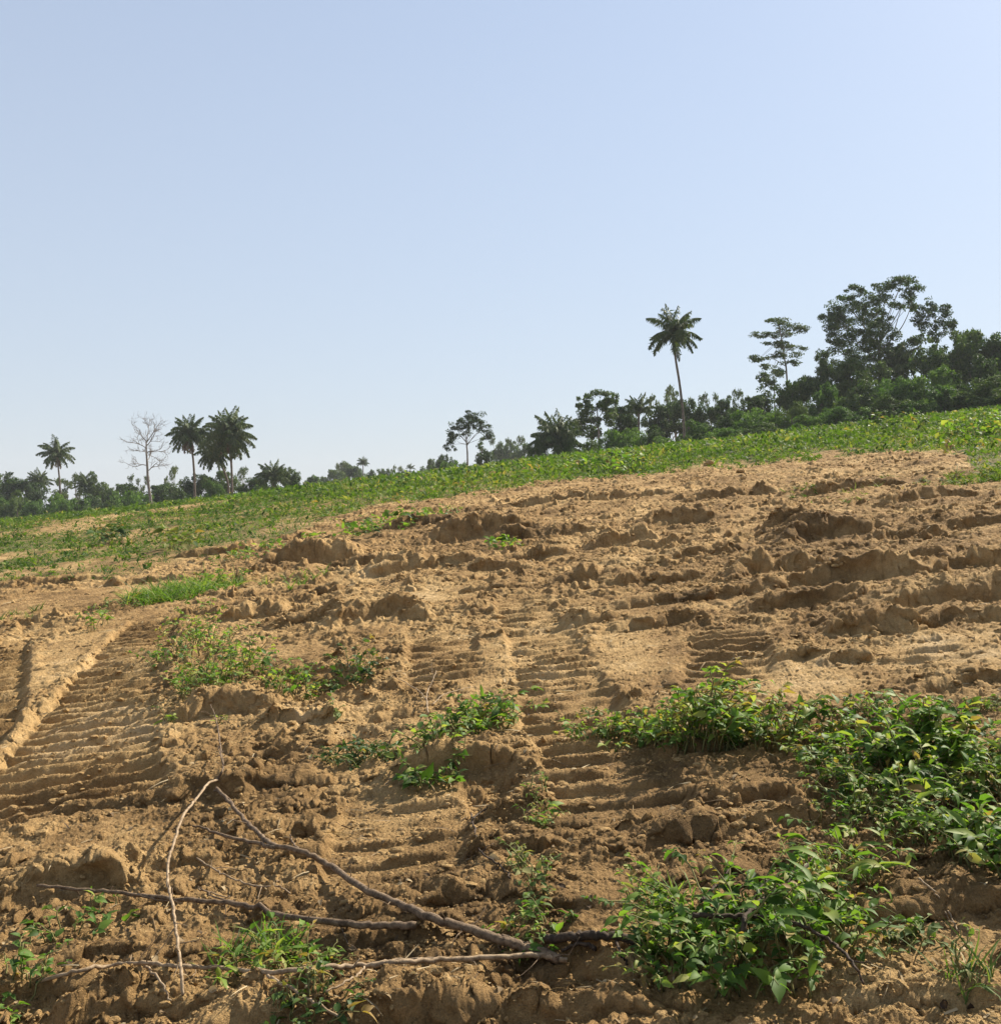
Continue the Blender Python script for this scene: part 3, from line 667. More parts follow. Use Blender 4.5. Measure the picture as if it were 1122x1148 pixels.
tuft('grass_tuft','short yellowish grass sprinkled on the upper right bare soil','grass tuft',970,548,90,12,.16,500,7,M_LEAF_DRY,G3,.02,.9)
tuft('grass_tuft','dark grass sprouting from the foot of the leftmost mound','grass tuft',330,652,40,5,.20,120,8,M_LEAF,G3,.011)
print('plants', time.time()-T0)

# a few taller plants in the field
def field_plant(u, v, h, ru, n, leafL, mat, label, seed, style='ovate', aspect=.5):
    return pl('field_plant', label, 'field plant', u, v, ru, 3, h, n, leafL, 1, style, mat, 'taller plants standing in the field', seed, sprawl=.45, aspect=aspect, dry=.1)
field_plant(118,612,.95,9,22,.22,M_LEAF_DARK,'dark bushy plant standing above the weeds at the left of the field',50)
field_plant(202,615,.7,10,18,.22,M_LEAF_DRY,'pale leaved plant in the left of the field, above the long grass tuft',51)
field_plant(700,531,1.1,20,44,.22,M_LEAF,'bright leafy plant at the lower edge of the field, left of the tall palm',52)
field_plant(652,528,.8,14,20,.22,M_LEAF,'small bright plant at the lower field edge, left of the bright leafy plant',53)
field_plant(1003,487,1.4,9,26,.25,M_LEAF_DARK,'dark upright sprig in the right of the field below the largest tree',54)
field_plant(1092,492,1.2,20,36,.25,M_LEAF,'bushy plant in the field near the right edge, above the dark boulder of soil',55)
field_plant(590,520,.8,8,14,.22,M_LEAF_DRY,'yellow leaved sprig on the skyline left of the short fan palm',56)
field_plant(450,545,.7,14,20,.2,M_LEAF,'low leafy plant in the middle of the field, below the hazy gap in the trees',57)
field_plant(60,585,.7,12,18,.2,M_LEAF_DARK,'low dark plant on the field skyline at the left, below the lone thin palm',58)
field_plant(255,570,.8,12,20,.2,M_LEAF,'leafy plant in the field just below the double trunked palm',59)

# ------------------------------------------------------------------ larger clods that stand out
def clod(u, v, w, label, seed):
    rg = np.random.default_rng(500+seed); c = hit(u, v); s = w*c[1]/F/2
    import bmesh
    b = bmesh.new(); bmesh.ops.create_icosphere(b, subdivisions=4, radius=1); co = np.array([q.co[:] for q in b.verts]); f = np.array([[q.index for q in t.verts] for t in b.faces]); b.free()
    d = norm(rg.normal(0, 1, (9, 3))); ph = rg.uniform(.1, .6, 9)
    rr = 1-np.clip(co@d.T-ph, 0, 1).sum(-1)*.5+perlin(co[:, 0]*2.5+co[:, 2]*2, co[:, 1]*2.5+seed, 90)*.35+np.abs(perlin(co[:, 0]*6, co[:, 1]*6+co[:, 2]*5, 92))*.12
    co = co*rr[:, None]*s*np.array([1, .8, .62])
    me = mesh_np('soil_clod', co, f, None, None, (M_CLOD,)); o = link('soil_clod', me, None, (c[0], c[1], H1(c[0], c[1])+s*.18)); tag(o, label, 'clod', 'large clods of soil'); return o
clod(1063,505,26,'dark boulder sized clod at the field edge, far right',1)
clod(795,522,14,'dark clod at the lower edge of the field below the hedge of trees',2)
clod(829,530,13,'lump of soil just below the field edge, right of centre',3)
clod(291,672,14,'round clod on the soil right of the long grass tuft',4)
clod(449,648,16,'clod at the foot of the long low bank left of centre',5)
clod(893,723,18,'lone clod on the smooth soil right of the short ribbed track',6)
clod(722,966,20,'small upright pale clod behind the sprouts and the log',7)
clod(745,968,14,'pointed pale clod right of the small upright one',8)
clod(86,905,18,'dark clod on the crest at the near end of the left track',9)

# ------------------------------------------------------------------ fallen branches and sticks
def lift_pt(u, v, lift):
    p = hit(u, v); ks = 1-np.arange(24)*.004
    q = p[None]*ks[:, None]; ok = q[:, 2]-H(q[:, 0], q[:, 1]) >= lift
    return q[int(np.argmax(ok)) if ok.any() else -1]
def stick(mb, P, r0, r1, sides=8, knob=.12, wob=.006, rg=None, n=8, tint=.5):
    pts = np.array([lift_pt(p[0], p[1], p[2] if len(p) > 2 else .01) for p in P])
    s = spline(pts, n); s[1:-1] += rg.normal(0, wob*.35, (len(s)-2, 3))
    low = H(s[:, 0], s[:, 1]); s[:, 2] = np.maximum(s[:, 2], low+.3*r1)
    
    rr = np.linspace(r0, r1, len(s))*(1+.16*perlin(np.arange(len(s))*.23+r0*900, np.zeros(len(s)), 5)); tube(mb, s, rr, sides, tint, knob*.35, rg); return s
def branch(name, label, cat, main, r0, r1, twigs=(), mat=None, seed=0, group='fallen branches and sticks', wob=.006, part='side_twig', fine=5):
    rg = np.random.default_rng(700+seed); mat = mat or M_STICK; mb = MB()
    s = stick(mb, main, r0, r1, 9, .13, wob, rg)
    # knots along the wood
    for k in rg.integers(2, len(s)-2, 4):
        d = norm(rg.normal(0, 1, 3)+[0, 0, .6]); L = rg.uniform(.012, .03)
        tube(mb, [s[k], s[k]+d*L*.6, s[k]+d*L*1.2], [r0*.5, r0*.38, r0*.15], 5, .5, .1, rg)
    b = s[len(s)//2].copy(); root = empty(name, b, label, cat, group)
    mb.co = [c-b.astype(np.float32) for c in mb.co]; mb.build('main_stem', mat, root)
    nf = int(np.linalg.norm(s[-1]-s[0])*fine)
    for _ in range(nf):
        k = rg.integers(3, len(s)-3); ax = norm(s[k+1]-s[k-1]); side = norm(np.cross(ax, norm(rg.normal(0, 1, 3)+[0, 0, .5])))*rg.choice([-1, 1]); L = rg.uniform(.05, .19)
        d = norm(side*.8+ax*rg.uniform(-.2, 1)+[0, 0, .15]); q = [s[k]]
        for _2 in range(5): d = norm(d+rg.normal(0, .28, 3)+[0, 0, -.07]); q.append(q[-1]+d*L/5)
        q = np.array(q); q[1:, 2] = np.maximum(q[1:, 2], H(q[1:, 0], q[1:, 1])+.003)
        m2 = MB(); tube(m2, q-b, np.linspace(.0024, .0009, 6), 5, .5, .1, rg); m2.build(part, mat, root)
    for (P, a0, a1) in twigs:
        m2 = MB(); stick(m2, P, a0, a1, 6, .1, wob, rg); m2.co = [c-b.astype(np.float32) for c in m2.co]; m2.build(part, mat, root)
    return root
branch('fallen_branch','thick forked fallen branch running from left of centre down to the log','branch',
  [(243,884,.05),(262,905,.05),(285,930,.05),(303,946,.05),(338,955,.05),(372,972,.05),(408,996,.05),(450,1014,.04),(490,1032,.04),(530,1043,.04),(562,1055,.03),(600,1066,.02),(628,1076,.01)],.0085,.0172,
  [([(308,950,.05),(280,944,.04),(255,938,.03),(232,930,.03),(216,926,.02)],.010,.004),
   ([(335,953,.05),(328,944,.07),(325,936,.09)],.006,.003),([(562,1050,.04),(590,1060,.03),(622,1074,.02)],.010,.006),([(262,905,.05),(254,893,.05),(240,886,.04)],.006,.004)],seed=1)
branch('fallen_stick','long thin stick lying level across the lower left, under the arched stem','stick',
  [(42,993,.03),(100,998,.03),(160,1004,.03),(215,1010,.03),(262,1013,.03),(310,1025,.03),(370,1034,.03),(425,1038,.02),(466,1038,.02)],.006,.0135,
  [([(262,1013,.03),(238,1004,.03),(222,994,.03)],.004,.002),([(150,1003,.03),(170,1008,.02),(190,1010,.02)],.004,.003)],seed=2)
branch('fallen_stick','lowest long stick, reaching from the bottom left to the tip of the thick branch','stick',
  [(45,1100,.02),(92,1088,.02),(125,1083,.03),(160,1080,.04),(205,1084,.03),(255,1086,.03),(300,1090,.03),(350,1086,.03),(400,1083,.03),(445,1080,.03),(500,1076,.03),(560,1074,.03),(600,1071,.03),(636,1077,.02)],.006,.009,
  [([(300,1094,.03),(325,1108,.03),(352,1124,.03),(385,1143,.02)],.005,.004),([(160,1080,.03),(178,1098,.02),(192,1122,.01)],.005,.003),([(410,1083,.03),(395,1098,.03),(365,1112,.02)],.004,.003),([(500,1076,.03),(450,1076,.02),(400,1084,.02)],.005,.004)],M_STICK_L,3)
branch('arched_stem','pale thin stem arched over the other sticks at the lower left','stem',
  [(244,874,.10),(232,880,.11),(220,896,.12),(205,915,.13),(195,945,.13),(189,965,.13),(188,990,.13),(193,1012,.12),(196,1035,.10),(200,1062,.07),(203,1090,.04),(205,1116,.005)],.0062,.0052,(),M_STICK_L,4,wob=.004,fine=2)
branch('bent_twig','bent bare twig rising from the fork of the arched stem to a leafy tip','twig',
  [(243,876,.10),(250,862,.08),(248,845,.09),(246,828,.11),(242,806,.13),(236,790,.15)],.0058,.0028,[([(251,858,.08),(247,846,.09),(244,836,.1)],.004,.002)],M_STICK,5,wob=.003)
branch('fallen_twig','pale twig lying between the thick branch and the long thin stick','twig',
  [(220,962,.02),(240,975,.02),(262,986,.02),(290,994,.02),(312,994,.02),(325,1002,.015)],.004,.0028,[([(222,996,.02),(242,1003,.02),(258,1006,.02)],.003,.002)],M_STICK_L,6)
branch('fallen_twig','pale forked twig standing behind the leaves of the central mound','twig',
  [(480,800,.03),(478,780,.06),(484,765,.09),(489,752,.12)],.0055,.003,[([(479,786,.05),(470,775,.06),(452,764,.05),(440,758,.03)],.004,.002),([(484,790,.04),(500,778,.05),(530,770,.02)],.004,.0025)],M_STICK_L,7)
branch('fallen_twig','curved pale root stub left of the leafy gully','root',
  [(528,912,.02),(532,930,.02),(536,950,.02),(548,962,.02),(562,972,.02),(572,985,.01)],.004,.003,[([(530,918,.02),(540,910,.03),(550,906,.02)],.004,.003)],M_STICK_D,8)
branch('fallen_log','short thick dark log end lying left of the bottom right bush','log',
  [(612,1054,.03),(640,1050,.035),(668,1049,.035),(700,1052,.03),(722,1060,.02)],.015,.013,[([(690,1052,.03),(696,1070,.02),(704,1082,.01)],.006,.003),([(668,1064,.02),(650,1058,.02),(630,1066,.02)],.008,.005)],M_STICK_D,9)
branch('forked_stick','dark forked stick poking out of the top of the bottom right bush','stick',
  [(776,1026,.20),(815,1027,.21),(850,1028,.22),(880,1031,.21),(915,1046,.20),(940,1062,.18),(958,1084,.16),(968,1104,.14)],.0075,.003,
  [([(833,1046,.16),(838,1024,.22),(858,1006,.24),(880,990,.24),(900,976,.22),(912,962,.20)],.0085,.005),([(838,1024,.22),(850,1000,.24),(866,986,.24),(890,978,.22)],.006,.003),([(786,1010,.18),(800,996,.20),(812,982,.22),(822,968,.24)],.006,.003)],M_STICK_D,10)
branch('fallen_twig','thin dry runner hanging across the bare slope at the right','twig',
  [(1030,985,.03),(1046,1000,.03),(1060,1018,.02),(1074,1044,.01)],.0032,.002,(),M_STICK_L,11)
branch('fallen_twig','short straw pale twig on the soil left of the central mound foot','twig',
  [(432,880,.02),(440,872,.03),(450,864,.04)],.003,.002,(),M_STICK_L,12)
# leaves at the tip of the bent twig
pl('weed_clump','small leaf cluster at the top of the bent bare twig','leaf sprig',244,812,3,2,.11,4,.045,.9,'lance',M_LEAF,G2,60,sprawl=.5,aspect=.35)
print('sticks', time.time()-T0)

# ------------------------------------------------------------------ trees
def at(u, D): return (u-CX)/F*D
def zpix(v, D): return (CY-v)/F*D
def crown_pts(blobs, dens, rg, sub=9):
    """leaf positions over clusters that cover the ellipsoids in blobs (x, y, z, rx, ry, rz)"""
    P = []; N = []
    for (bx, by, bz, rx, ry, rz) in blobs:
        R = np.array([rx, ry, rz]); area = (rx*ry+rx*rz+ry*rz)*4.2
        ns = max(4, int(sub*1.5)); d = norm(rg.normal(0, 1, (ns, 3))); cs = d*R*rg.uniform(.35, .95, (ns, 1)); rs = rg.uniform(.16, .42, ns)*R.mean()
        n = int(area*dens*1.5); k = rg.integers(0, ns, n)
        q = norm(rg.normal(0, 1, (n, 3))); q[:, 2] = np.where(rg.random(n) < .35, np.abs(q[:, 2]), q[:, 2])
        rad = rg.uniform(.45, 1.1, (n, 1))**.6
        p = cs[k]+q*rs[k][:, None]*rad*np.array([1.1, 1.1, .9])*(R/R.mean()); P.append(p+[bx, by, bz]); N.append(q)
    return np.vstack(P), np.vstack(N)
def tree_mesh(blobs, dens, leaf, mat, rg, limbs, bark, sub=9):
    """returns (crown mesh, trunk mesh)"""
    P, Nn = crown_pts(blobs, dens, rg, sub); n = len(P)
    zs = P[:, 2]; mb = MB()
    d = norm(Nn*.5+rg.normal(0, .6, (n, 3))+[0, 0, -.05]); L = leaf*rg.uniform(.6, 1.5, n)
    leaves(mb, P, d, L, L*rg.uniform(.45, .8, n), 'simple', .8, .3, np.clip(rg.normal(.5, .22, n), 0, 1.1), upv=norm(Nn+rg.normal(0, .5, (n, 3))+[0, 0, .5]), rg=rg)
    cm = mesh_np('crown', np.concatenate(mb.co), None, np.concatenate(mb.q), {'tint': np.concatenate(mb.a)}, (mat,))
    tb = MB()
    for (pts, r0, r1) in limbs: 
        s = spline(pts, 5) if len(pts) > 2 else np.array(pts, float); tube(tb, s, np.linspace(r0, r1, len(s)), 7, .5, .06, rg)
    tm = mesh_np('trunk', np.concatenate(tb.co), np.concatenate(tb.t), np.concatenate(tb.q), {'tint': np.concatenate(tb.a)}, (bark,))
    return cm, tm
def proto(kind, seed):
    """unit-size forms (height 10) of the trees that make up the wood"""
    rg = np.random.default_rng(seed); bl = []; lm = []
    if kind == 'round':      # broad dense tree
        for i in range(13):
            a = rg.uniform(0, 6.28); q = rg.uniform(0, 3.3); z = rg.uniform(4.2, 8.7)-q*.35; r = rg.uniform(1.1, 1.9); bl.append((math.cos(a)*q, math.sin(a)*q, z, r, r, r*.75))
        dens = 22; mat = M_TREE; leaf = .27
    elif kind == 'loose':    # open crowned tree
        for i in range(11):
            a = rg.uniform(0, 6.28); q = rg.uniform(.6, 3.6); z = rg.uniform(4.6, 9.3)-q*.2; r = rg.uniform(.8, 1.4); bl.append((math.cos(a)*q, math.sin(a)*q, z, r, r, r*.6))
        dens = 16; mat = M_TREE2; leaf = .25
    elif kind == 'bush':     # thicket down to the ground
        for i in range(18):
            a = rg.uniform(0, 6.28); q = rg.uniform(0, 5.2); z = rg.uniform(.8, 7.6)*(1-q/9); r = rg.uniform(1.5, 2.4); bl.append((math.cos(a)*q, math.sin(a)*q, z, r, r, r*.85))
        dens = 15; mat = M_HEDGE if seed % 2 else M_TREE; leaf = .31
    elif kind == 'tall':     # narrow upright
        for i in range(12):
            a = rg.uniform(0, 6.28); q = rg.uniform(0, 1.5); z = 2.6+i*.6; r = rg.uniform(.9, 1.5)*(1-.04*i); bl.append((math.cos(a)*q, math.sin(a)*q, z, r, r, r*.8))
        dens = 20; mat = M_TREE; leaf = .25
    top = max(b[2] for b in bl)
    lm.append(([(0, 0, -1.2), (.1, 0, 2), (-.1, .1, 4.5), (0, 0, top*.85)], .26, .06))
    for b in bl[:9]:
        if b[2] > 1.5: lm.append(([(0, 0, max(.5, b[2]*.45)), (b[0]*.5, b[1]*.5, b[2]*.75), (b[0], b[1], b[2])], .10, .03))
    return tree_mesh(bl, dens, leaf, mat, rg, lm, M_BARK)
PR = {k: [proto(k, s) for s in ss] for k, ss in {'round': (1, 2, 3), 'loose': (4, 5), 'bush': (6, 7, 8, 9), 'tall': (10, 11)}.items()}
# true height and half width of each form, for scaling
def ext(me):
    n = len(me.vertices); a = np.zeros(n*3, np.float32); me.vertices.foreach_get('co', a); a = a.reshape(-1, 3); return float(np.percentile(a[:, 2], 99.7)), float(np.percentile(np.abs(a[:, 0]), 98))
EX = {k: [ext(p[0]) for p in v] for k, v in PR.items()}
trg = np.random.default_rng(77)
def wood_tree(kind, var, u, vtop, wpx, D, label, group, name=None, cat=None):
    cm, tm = PR[kind][var]; x = at(u, D); g = H1(x, D); top = zpix(vtop, D); h = max(top-g, 1.0); eh, ew = EX[kind][var]
    nm = name or ('bush' if kind == 'bush' else 'tree'); o = empty(nm, (x, D, g), label, cat or ('bush' if kind == 'bush' else 'tree'), group, trg.uniform(0, 6.28))
    sx = wpx/2*D/F/ew; sz = h/eh; o.scale = (sx, sx, sz)
    link('crown', cm, o); link('trunk', tm, o); return o
def special(label, D, u, blobs_px, trunk_px, limbs_px, dens, leaf, mat, bark, seed, r0, depth=.7, sub=8, group=None, name='tree'):
    """a tree drawn from its outline in the photo but with depth: clusters are spread in distance too"""
    rg = np.random.default_rng(seed); k = D/F; x = at(u, D); g = H1(x, D)
    gv = CY-g*F/D
    bl = []; ys = []
    for (bu, bv, ru, rv) in blobs_px:
        yy = rg.uniform(-1, 1)*depth*14*k; ys.append(yy); bl.append(((bu-u)*k, yy, (gv-bv)*k, ru*k*1.15, (ru+rv)/2*k*1.2, rv*k*1.4))
    lm = []
    tp = [((a-u)*k, 0, (gv-b)*k) for a, b in trunk_px]; tp[0] = (tp[0][0], 0, min(tp[0][2], -.5)); lm.append((tp, r0, r0*.35))
    for i, L in enumerate(limbs_px):
        e = L[-1]; tgt = int(np.argmin([abs(b[0]-e[0])+abs(b[1]-e[1]) for b in blobs_px])) if blobs_px else None
        ye = ys[tgt] if tgt is not None else rg.uniform(-1, 1)*depth*14*k; n = len(L)
        lm.append(([((a-u)*k, ye*(j/(n-1))**1.2, (gv-b)*k) for j, (a, b) in enumerate(L)], r0*.42, r0*.10))
    for b, y in zip(bl, ys):     # every cluster hangs on a limb of its own
        s = tp[min(len(tp)-1, max(1, int(len(tp)*.6)))]
        lm.append(([s, ((s[0]+b[0])/2, y*.5, (s[2]+b[2])/2+rg.uniform(-.3, .3)), (b[0], b[1], b[2])], r0*.22, r0*.07))
    cm, tm = tree_mesh(bl, dens, leaf, mat, rg, lm, bark, sub)
    o = empty(name, (x, D, g), label, 'tree', group); link('crown', cm, o); link('trunk', tm, o); return o

# --- palms
def frond_mesh(L, el, droop, rg, wid=.21, npair=46, lift=.2):
    """one feather frond along +X, starting at elevation el and arching over"""
    n = 12; t = np.linspace(0, 1, n); ang = el-droop*t**1.3; dx = np.cos(ang)*L/(n-1); dz = np.sin(ang)*L/(n-1)
    pts = np.stack([np.concatenate([[0], np.cumsum(dx[:-1])]), np.zeros(n), np.concatenate([[0], np.cumsum(dz[:-1])])], -1)
    mb = MB(); tube(mb, pts, np.linspace(.055, .012, n)*L/4, 4, .6)
    tt = np.linspace(.10, .99, npair); f = tt*(n-1); k = np.minimum(f.astype(int), n-2); w = (f-k)[:, None]; p = pts[k]*(1-w)+pts[k+1]*w; tg = norm(pts[k+1]-pts[k])
    ll = L*wid*np.sin(np.clip(tt*.86+.14, 0, 1)*math.pi)**.55*1.35
    for s in (-1, 1):
        sd = np.array([0, s, 0.]); d = norm(sd*1.0+tg*.75+np.stack([np.zeros(npair), np.zeros(npair), -.35-.75*tt*rg.uniform(.3, 1.3, npair)], -1))
        leaves(mb, p, d, ll*rg.uniform(.8, 1.1, npair), L*.040, 'simple', 1.2, .2, np.clip(rg.normal(.5, .2, npair), 0, 1), rg=rg)
    return mesh_np('frond', np.concatenate(mb.co), np.concatenate(mb.t), np.concatenate(mb.q), {'tint': np.concatenate(mb.a)}, (M_PALM,))
frg = np.random.default_rng(88)
FR = {}
for i, (el, dr) in enumerate([(1.42, .6), (1.15, 1.05), (.85, 1.35), (.45, 1.4), (.05, 1.25), (-.45, 1.0), (-.95, .55)]):
    FR[i] = [frond_mesh(4.0, el+frg.uniform(-.08, .08), dr*frg.uniform(.85, 1.15), frg) for _ in range(3)]
_mp = M_PALM; M_PALM = leaf_mat('dead_frond', [(0.15, (.09, .06, .03)), (0.5, (.19, .13, .07)), (0.85, (.30, .22, .12))], .15, .6, (1, .9, .6), .3)
FR[7] = [frond_mesh(3.2, -1.1, .4, frg) for _ in range(3)]; M_PALM = _mp
def palm(label, D, vtop_crown, trunk_px, Lm, rings, r0, group='palms along the skyline', seed=0, name='palm_tree', cat='palm', skirt=0):
    """trunk_px: points from the foot to the crown centre; rings: (form, how many) fronds"""
    rg = np.random.default_rng(900+seed); u = trunk_px[0][0]; x = at(u, D); g = H1(x, D); k = D/F; gv = CY-g*F/D
    tp = [((a-u)*k, 0, (gv-b)*k) for a, b in trunk_px]; tp[0] = (tp[0][0], 0, min(-.4, tp[0][2]))
    o = empty(name, (x, D, g), label, cat, group)
    tb = MB(); s = spline(tp, 6); tube(tb, s, np.interp(np.linspace(0, 1, len(s)), [0, .08, .5, .93, 1], [r0*1.5, r0, r0*.82, r0*.72, r0*1.2]), 9, .5, .05, rg)
    tb.build('trunk', M_BARK, o)
    c = Vector(tp[-1])
    for (f, cnt) in rings:
        a0 = rg.uniform(0, 6.28)
        for i in range(cnt):
            fo = link('frond', FR[f][rg.integers(0, 3)], o); fo.location = c; fo.rotation_euler = (rg.uniform(-.12, .12), rg.uniform(-.1, .1), a0+i*6.283/cnt+rg.uniform(-.18, .18))
            q = Lm/4*rg.uniform(.85, 1.1); fo.scale = (q, q, q)
    return o
palm('tall slender coconut palm leaning left, alone above the hedge of trees',130,340,[(768,500),(766,470),(762,432),(757,400),(755,374)],4.0,[(0,2),(1,4),(2,5),(3,5),(4,5),(5,4)],.18,seed=1)
palm('lone thin palm at the far left, smallest of the tall palms on the left skyline',205,490,[(69,585),(68,560),(66,530),(63,509)],3.9,[(0,2),(1,4),(2,6),(3,6),(4,5),(5,3),(7,3)],.20,seed=2)
palm('slender palm between the bare tree and the double trunked palm',165,462,[(219,570),(218,540),(216,510),(212,487)],3.7,[(0,3),(1,6),(2,7),(3,7),(4,7),(5,6),(7,5)],.20,seed=3)
palm('dense heavy crowned palm right of the slender one, front of a pair',158,460,[(261,565),(260,540),(259,515),(256,487)],4.4,[(0,4),(1,8),(2,9),(3,9),(4,9),(5,9),(6,5),(7,4)],.20,seed=4)
palm('lower palm half hidden to the left of the dense heavy crowned one',162,480,[(257,566),(256,545),(250,525),(241,507)],3.2,[(1,6),(2,7),(3,8),(4,8),(5,8),(6,4)],.19,seed=5)
palm('short bushy oil palm with fanned fronds, left end of the right hand wood',142,460,[(626,520),(625,508),(624,496)],4.6,[(0,5),(1,9),(2,9),(3,7),(4,6)],.3,seed=6,name='oil_palm')
palm('very small far palm on the skyline, in the hazy gap left of centre',330,511,[(407,548),(407,536),(407,519)],2.4,[(0,2),(1,5),(2,5),(3,5),(4,4)],.2,seed=7)
palm('tiny palm top left of the flat crowned tree, farthest of all',360,519,[(461,540),(460,532),(460,525)],2.0,[(0,2),(1,4),(2,4),(3,4)],.2,seed=8)
palm('bushy palm top rising from the left wood behind the lone thin palm',215,525,[(44,590),(43,560),(43,541)],3.2,[(0,3),(1,6),(2,7),(3,6),(4,4)],.25,seed=9,name='oil_palm')
palm('spiky palm top in the left wood, right of the lone thin palm',212,528,[(96,590),(96,560),(95,545)],3.0,[(0,4),(1,7),(2,6),(3,5)],.22,seed=10,name='oil_palm')
palm('dark palm clump at the right end of the left wood',160,516,[(308,560),(307,548),(306,536)],3.0,[(0,4),(1,8),(2,8),(3,7),(4,6)],.25,seed=11,name='oil_palm')
palm('small pointed palm top above the right hand hedge, right of its rounded tree',150,438,[(716,505),(716,480),(716,462)],2.8,[(0,4),(1,6),(2,6),(3,5)],.2,seed=12,name='oil_palm')
palm('palm with broad fronds inside the largest tree group',150,372,[(1006,480),(1005,440),(1004,412)],4.2,[(0,3),(1,6),(2,6),(3,5)],.22,seed=13,name='oil_palm')
# --- bare tree
def bare_tree():
    rg = np.random.default_rng(41); D = 178; k = D/F; u = 168; x = at(u, D); g = H1(x, D); gv = CY-g*F/D; o = empty('bare_tree', (x, D, g), 'leafless pale tree with a spreading crown of twigs on the left skyline', 'tree')
    tb = MB(); cb = MB()
    tp = np.array([((a-u)*k, 0, (gv-b)*k) for a, b in [(170,580),(169,562),(166,540),(165,520),(164,506),(164,494)]]); tube(tb, spline(tp, 5), np.linspace(.30, .10, 26), 8, .5, .06, rg)
    def grow(p, d, L, r, lev):
        n = 6; pts = [p]
        for i in range(n): d = norm(d+rg.normal(0, .16, 3)+[0, 0, .05]); pts.append(pts[-1]+d*L/n)
        tube(cb, pts, np.linspace(r, r*.5, n+1), 5 if lev < 2 else 4, .5)
        if lev < 4:
            for j in range([4, 4, 4, 3][lev]):
                q = pts[rg.integers(2, n+1)]; dd = norm(d+rg.normal(0, .62, 3)+[0, 0, .08]); grow(q, dd, L*rg.uniform(.5, .75), max(r*.52, .018), lev+1)
    for i, (zz, a, e) in enumerate([(528,0,.35),(522,3.1,.3),(516,1.6,.4),(510,4.6,.4),(507,.4,.5),(503,2.8,.5),(499,5.8,.6),(496,3.5,.8),(495,.9,1.0),(494,2.2,.9)]):
        grow(np.array([(165-u)*k, 0, (gv-zz)*k]), np.array([math.cos(a)*math.cos(e), math.sin(a)*math.cos(e), math.sin(e)]), 2.7, .085, 1)
    tb.build('trunk', M_PALE, o); cb.build('crown', M_PALE, o)
bare_tree()
# --- single trees with a drawn outline
special('flat crowned open tree with visible limbs, alone left of the right hand wood',170,526,[(528,468,13,6),(514,476,9,6),(542,480,9,5),(548,488,7,4),(522,482,8,5),(507,490,7,6),(505,500,6,6),(534,474,9,5)],
  [(524,530),(524,512),(523,498),(522,486)],[[(523,500),(532,488),(541,481)],[(523,496),(516,488),(512,478)],[(523,492),(527,480),(529,470)]],26,.22,M_TREE,M_BARK,201,.17,.6)
special('slim layered tree with tiers of foliage left of the largest tree',150,877,[(870,361,16,3.5),(889,366,15,3.5),(858,374,15,3.5),(877,373,13,4),(897,372,8,3),(866,386,15,3.5),(889,389,14,3.5),(853,400,13,3.5),(873,399,12,4),(895,396,8,3),(884,408,10,3.5),(860,411,10,3.5),(874,418,8,4),(862,428,8,5),(849,404,5,2)],
  [(884,450),(882,425),(879,400),(876,380),(873,362)],[[(880,410),(868,402),(856,399)],[(878,398),(884,392),(892,388)],[(876,384),(866,378),(858,374)],[(876,376),(882,370),(890,366)]],26,.20,M_TREE2,M_PALE,202,.15,.8)
special('companion slim trunk with a thin crown left of the layered tree',156,868,[(862,432,9,7),(856,424,7,6),(870,418,7,5)],[(868,455),(868,435),(866,420)],[],20,.25,M_TREE,M_PALE,203,.12,.5)
special('largest tree at the right, with a wide crown of dark clumped foliage',152,975,[(938,350,14,8),(950,337,14,7),(962,326,13,6),(930,364,10,7),(975,338,15,9),(990,324,14,5),(1006,317,14,5),(1020,324,11,5),(1028,336,8,6),(947,362,14,9),(962,352,14,9),(968,372,18,12),(985,368,14,11),(1000,345,10,4),(945,385,15,10),(932,380,9,6),
  (975,392,20,11),(1012,333,8,4),(930,402,12,11),(1000,392,14,13),(955,400,14,10),(985,350,9,6),(925,355,6,4)],[(985,470),(986,440),(985,410),(986,385),(990,360)],[[(986,390),(990,365),(996,345),(1004,322)],[(986,395),(972,370),(960,350),(950,340)],[(985,405),(962,385),(940,356)],[(988,400),(1002,375),(1012,350),(1020,335)],[(988,392),(1006,372),(1014,356),(1018,340)]],30,.22,M_TREE,M_PALE,204,.24,1.3,11)
special('airy upright tree right of the largest tree, with gaps in its crown',156,1042,[(1030,345,9,6),(1038,352,8,6),(1047,343,8,7),(1058,350,9,7),(1035,366,8,6),(1052,364,8,7),(1066,362,8,6),(1044,378,9,7),(1028,358,7,6),(1070,370,7,6)],
  [(1050,470),(1050,420),(1050,385),(1048,350)],[[(1050,380),(1060,368),(1066,360)],[(1049,378),(1040,366),(1034,356)]],20,.25,M_TREE,M_BARK,205,.15,.6)
special('rounded dark tree with holes in its crown at the left of the right hand wood',152,670,[(668,448,16,9),(655,455,11,8),(682,455,12,9),(690,448,5,7),(660,468,12,9),(678,470,12,10),(650,478,8,8),(665,485,12,8)],
  [(672,515),(671,490),(670,470),(669,455)],[[(670,480),(660,468),(655,458)],[(670,475),(680,462),(684,452)]],24,.26,M_TREE,M_PALE,206,.18,.6)
special('leaning tree with one long drooping branch below the airy upright tree',149,1030,[(1020,385,10,5),(1032,380,10,4),(1010,395,9,6),(1000,400,9,7)],[(1012,470),(1008,430),(1008,405)],[[(1008,410),(1018,392),(1036,379)]],22,.28,M_TREE,M_BARK,207,.13,.5)
